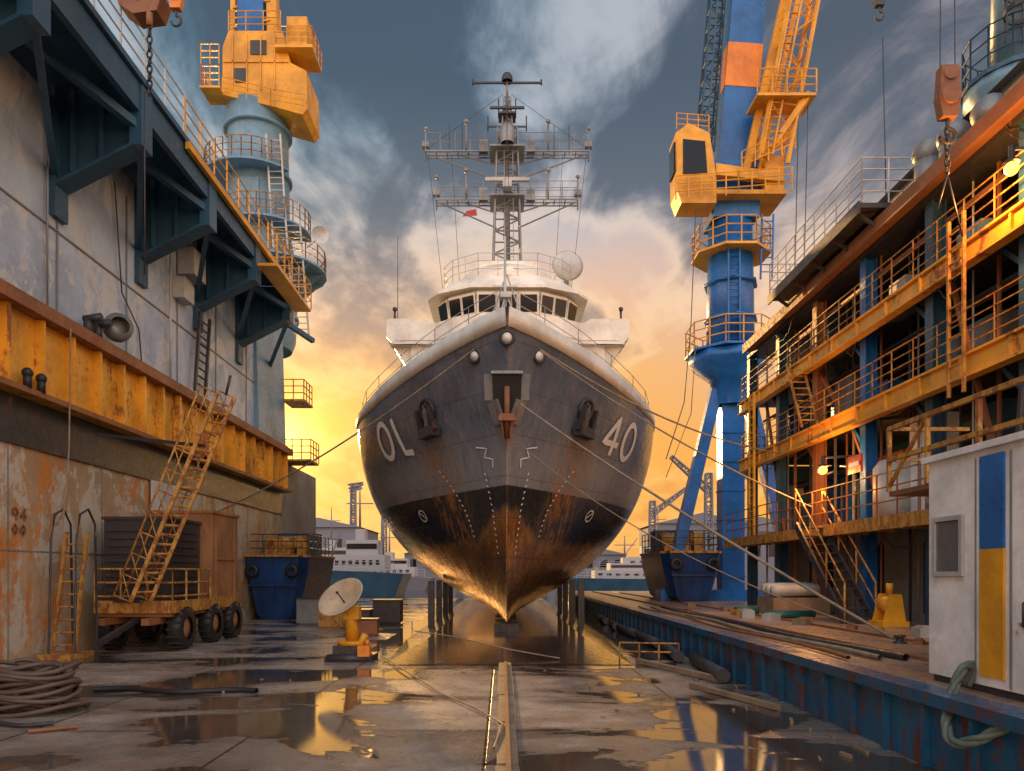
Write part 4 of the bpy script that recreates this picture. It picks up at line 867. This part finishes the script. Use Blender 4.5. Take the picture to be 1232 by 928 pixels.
def twisted(pts,r):
    b=B(); pts=[Vector(p) for p in pts]; fine=[]
    for a,c in zip(pts[:-1],pts[1:]):
        k=max(1,int((c-a).length/.012))
        for i in range(k): fine.append(a.lerp(c,i/k))
    for ph in range(3):
        out=[]
        for i,p in enumerate(fine):
            d=(fine[min(i+1,len(fine)-1)]-fine[max(0,i-1)]).normalized(); u=d.cross(Vector((.3,.2,.9))).normalized(); w_=d.cross(u); a=i*.12+ph*2.094
            out.append(p+u*math.cos(a)*r*.5+w_*math.sin(a)*r*.5)
        b.tube(out,r*.55,6)
    return b
solo('mooring_hawser',twisted(pts,.052),paint('green_hawser',(.13,.17,.14),.2,.8,scale=5),'thick grey-green twisted hawser draped over the quay edge','rope',(4.6,6.8,QZ))
# ---------------------------------------------------------------- quay clutter
for k,(xx,yy,zz) in enumerate(((8.0,20.4,QZ+.1),(8.3,20.5,QZ+.1))):
    solo('steel_pipe',B().cyl((xx-.9,yy+k*.3,zz),(xx+.4,yy+k*.3+.1,zz),.10,n=14),M['green'],'green pipe lying on the quay deck','pipe',(xx,yy,QZ),'green pipes on the quay')
solo('steel_pipe',B().cyl((6.9,22.2,QZ+.12),(7.6,22.3,QZ+.12),.12,n=14),M['green'],'green pipe lying on the quay deck','pipe',(7.3,22.2,QZ),'green pipes on the quay')
t=thing('tarpaulin_stack',(8.9,23,QZ),'rolled grey tarpaulins stacked on a pallet','tarpaulin')
for k in range(3): part(t,'tarpaulin_roll',B().lathe((8.2,22.6+k*.4,QZ+.70+.02*k),[(.001,-.1),(.16,-.08),(.2,.1),(.18,.8),(.2,1.3),(.001,1.4)],12,(1,0,.02)),M['pale'])
part(t,'pallet',B().box(8.1,9.8,22.4,23.8,QZ,QZ+.5),M['timber'])
t=thing('mooring_winch',(9.0,17.6,QZ),'small yellow winch on the quay beside the stairs','winch')
b=B(); b.box(8.75,9.35,17.2,17.9,QZ,QZ+.12); b.prism([(8.8,17.25,QZ+.12),(9.3,17.25,QZ+.12),(9.2,17.25,QZ+.75),(8.95,17.25,QZ+.75)],(0,.08,0)); b.prism([(8.8,17.75,QZ+.12),(9.3,17.75,QZ+.12),(9.2,17.75,QZ+.75),(8.95,17.75,QZ+.75)],(0,.08,0)); b.cyl((9.05,17.5,QZ+.75),(9.05,17.5,QZ+1.0),.08)
part(t,'frame',b,M['yellow']); part(t,'drum',B().cyl((9.05,17.33,QZ+.5),(9.05,17.75,QZ+.5),.2,n=16),M['yellow2'])
t=thing('mooring_bollard',(6.9,13.1,QZ),'low dark cleat holding a mooring rope on the quay','bollard')
part(t,'post',B().lathe((6.95,13.1,QZ),[(.12,0),(.11,.03),(.06,.05),(.06,.1),(.10,.12),(.10,.15),(.001,.16)],16),M['dark'])
for k in range(3):
    b=B(); b.tube([(4.85+.35*k+.12*math.sin(i*.7+k),10.5+i*.9,QZ+.05) for i in range(19)],.03+.01*k,7)
    solo('quay_hose',b,(M['rust'],M['rope'],M['dark'])[k],'long hose lying along the quay edge','hose',(5+.35*k,18,QZ),'hoses along the quay')
random.seed(11)
for k in range(16):
    xx=random.uniform(5.2,8.6); yy=random.uniform(11,28); s_=random.uniform(.12,.35); a=random.uniform(0,3)
    b=B(); b.beam((xx,yy,QZ+s_*.3),(xx+math.cos(a)*s_*1.5,yy+math.sin(a)*s_*1.5,QZ+s_*.3),s_,s_*.6); b.beam((xx,yy,QZ+s_*.65),(xx+math.cos(a)*s_*1.2,yy+math.sin(a)*s_*1.2,QZ+s_*.65),s_*.7,.04)
    solo('deck_box',b,random.choice((M['rust'],M['timber'],M['dark'],M['oldyellow'],M['pale'])),'small worn tool box standing on the quay deck','box',(xx,yy,QZ),'tool boxes on the quay')
for k in range(6):
    b=B(); y0=13.5+k*3.1; b.cyl((4.0+random.uniform(-.1,.1),y0,.15),(4.08+random.uniform(-.1,.1),y0+2.8,.15),.13,n=12)
    solo('fender_log',b,M['dark'],'dark timber fender log lying against the quay wall','fender',(4,y0+1.4,0),'fender logs along the quay wall')
t=thing('rail_track',(6.2,20,QZ),'rusty crane rails set into the quay deck','rail')
for xx in (5.9,7.3): part(t,'rail_bar',B().box(xx,xx+.07,9,50,QZ,QZ+.05),M['rust'])
random.seed(5)
for k in range(34):
    x_=random.uniform(3.3,4.1);y_=random.uniform(8,17.5); a=random.uniform(-.35,.35); L_=random.uniform(.06,.35)
    if k>20: x_=random.uniform(-6,3); L_=random.uniform(.03,.10); a=random.uniform(-3,3)
    w_=random.uniform(.015,.045)
    solo('timber_scrap',B().beam((x_,y_,w_*.4),(x_+math.sin(a)*L_,y_+math.cos(a)*L_,w_*.42),w_,w_*.8),M['timber'],'loose timber scrap on the wet dock floor','timber',(x_,y_,0),'timber scraps on the dock floor')
solo('timber_baulk',B().beam((3.0,16.6,.06),(4.0,13.6,.06),.14,.1),M['timber'],'weathered timber baulk lying beside the quay wall','timber',(3.6,15,0)); solo('timber_baulk',B().beam((3.3,13.1,.05),(4.0,10.9,.05),.10,.08),M['timber'],'weathered timber baulk lying beside the quay wall','timber',(3.4,12,0))
t=thing('barrier_frame',(2.9,17.4,0),'low yellow barrier frame at the dock water edge','barrier'); part(t,'frame',B().rail([(2.7,17.3,0),(4.0,17.0,0)],.4,.5,.022,1),M['oldyellow'])
for (x_,y_,s_,mm) in ((-4.3,24,.5,'rust'),(-5.0,26,.7,'dark'),(-6.2,27.5,.8,'oldyellow'),(-4.6,30,.9,'dark'),(-7.4,29.5,1.0,'steel')):
    t=thing('equipment_crate',(x_,y_,0),'worn steel equipment crate standing on the wet dock floor','crate','equipment crates on the dock floor')
    part(t,'body',B().box(x_-s_*.6,x_+s_*.6,y_-s_*.5,y_+s_*.5,.06,s_).box(x_-s_*.5,x_+s_*.5,y_-s_*.4,y_+s_*.4,0,.06),M[mm]); part(t,'lid',B().box(x_-s_*.64,x_+s_*.64,y_-s_*.54,y_+s_*.54,s_,s_+.06),M['dark'])
def rope(p,q,sag,r,lab):
    p=Vector(p);q=Vector(q); pts=[]
    for i in range(25):
        f=i/24; c=p.lerp(q,f); c.z-=sag*4*f*(1-f); pts.append(c)
    solo('mooring_rope',B().tube(pts,r,6),M['rope'],lab,'rope',q,'mooring ropes from the bow')
rope((SX-.95,21.7,8.5),(-10.9,28,4.2),.35,.028,'taut mooring rope from the bow to the dock wall')
rope((SX+.95,21.7,8.5),(9.36,25.5,6.1),.45,.028,'taut mooring rope from the bow to the yellow gallery')
rope((SX+.97,21.7,8.45),(8.9,21.5,3.9),.3,.024,'mooring rope from the bow to the lower walkway')
rope((SX+.4,21.7,6.9),(6.9,13.2,QZ+.08),.15,.03,'thick mooring rope running down to the quay')
rope((SX+.3,22.1,5.9),(7.0,13.3,QZ+.08),.6,.013,'thin slack line from the bow to the quay')
b=B(); b.tube([(-2.3,19.5,.5),(-1.2,18.6,.42),(.2,17.6,.2),(1.0,17.2,.1),(1.3,17.1,.06)],.016); solo('slack_line',b,M['rope'],'pale slack line crossing the dark ramp','rope',(-.5,18,0))
b=B(); b.tube([(-2.9,17.8,.05),(-1.9,14.8,.06),(-1.0,12.2,.04),(-.4,10.9,.04),(0,9.6,.07),(-.1,8.3,.06)],.014); solo('floor_cable',b,M['rope'],'thin cable trailing over wet concrete slabs','cable',(-1,12,0))
# ---------------------------------------------------------------- DISTANT
def farship(cx,cy,wd,H,label,hm):
    t=thing('moored_ship',(cx,cy,0),label,'ship','ships moored across the harbour')
    b=B(); b.prism([(cx-wd/2,cy-1.5,0),(cx+wd/2,cy-1.5,0),(cx+wd/2+.8,cy-2,H*.3),(cx-wd/2-1.2,cy-2,H*.36)],(0,6,0)); part(t,'hull',b,hm)
    b=B(); b.box(cx-wd*.3,cx+wd*.35,cy-.5,cy+3,H*.33,H*.55); b.box(cx-wd*.15,cx+wd*.25,cy,cy+3,H*.55,H*.75); b.box(cx-.3,cx+.5,cy+.5,cy+2,H*.75,H*.9); part(t,'superstructure',b,M['farwhite'])
    part(t,'window',B().box(cx-wd*.14,cx+wd*.24,cy-.05,cy-.003,H*.63,H*.7),M['glass'])
    for k in range(7): part(t,'window',B().box(cx-wd*.27+k*wd*.085,cx-wd*.23+k*wd*.085,cy-.56,cy-.503,H*.42,H*.48),M['glass'])
    b=B(); b.cyl((cx,cy+1,H*.9),(cx,cy+1,H*1.5),.12,.05); b.beam((cx-1.2,cy+1,H*1.25),(cx+1.2,cy+1,H*1.25),.1); b.cyl((cx+wd*.3,cy+1,H*.55),(cx+wd*.3,cy+1,H*1.1),.08); b.beam((cx-wd*.4,cy,H*.36),(cx-wd*.2,cy,H*.9),.12); part(t,'mast',b,M['distant']); part(t,'railing',B().rail([(cx-wd/2-1,cy-1.9,H*.36),(cx+wd/2,cy-1.9,H*.3)],.9,1.2,.03),M['farwhite'])
farship(-12.8,66,7,6.6,'white and blue vessel moored across the harbour',M['navy'])
farship(-22,95,14,7,'pale vessel moored near harbour sheds',M['navy'])
farship(-13.5,88,9,5,'small dark vessel moored near harbour sheds',M['distant'])
farship(14,85,12,4.2,'low blue and white vessel moored beyond the dock',M['navy'])
farship(23,110,16,8,'grey ship moored beyond the pontoons',M['distant'])
def shed(cx,cy,w_,d_,h_,label):
    t=thing('harbour_shed',(cx,cy,0),label,'building','sheds across the harbour')
    part(t,'wall',B().box(cx-w_/2,cx+w_/2,cy,cy+d_,0,h_),M['distant']); part(t,'roof',B().prism([(cx-w_/2-.5,cy-.5,h_),(cx+w_/2+.5,cy-.5,h_),(cx,cy-.5,h_+w_*.12)],(0,d_+1,0)),M['distant'])
    for k in range(int(w_/4)): part(t,'window',B().box(cx-w_/2+1+k*4,cx-w_/2+3+k*4,cy-.06,cy-.01,h_*.5,h_*.8),M['glass'])
shed(-32,130,14,20,10,'grey harbour shed with pitched roof'); shed(-52,160,26,20,12,'long grey harbour shed'); shed(-10,190,30,20,7,'low distant shed across the water'); shed(40,150,18,20,12,'tall grey harbour shed beyond the ships'); shed(15,200,36,20,7,'low distant shed across the water'); shed(62,180,30,20,12,'long grey harbour shed'); shed(-90,220,50,20,14,'long grey harbour shed'); shed(110,230,60,20,14,'long grey harbour shed')
for cx_,cy_,h_,s_ in ((-31,155,20,1),(33,120,18,-1),(-27,170,17,1),(42,140,20,1),(27,135,15,1),(-36,180,22,1)):
    t=thing('harbour_crane',(cx_,cy_,0),'slender distant harbour crane against the sunset sky','crane','distant harbour cranes')
    part(t,'tower',B().lattice((cx_,cy_,0),(cx_,cy_,h_),1.3,.9,12,.10,True,.14),M['distant'])
    part(t,'jib',B().lattice((cx_,cy_,h_*.85),(cx_+s_*6,cy_,h_*1.15),1.,.5,8,.09,True,.12) if cx_>0 else B().lattice((cx_-1,cy_,h_),(cx_+2,cy_,h_+.6),.8,.5,4,.09),M['distant'])
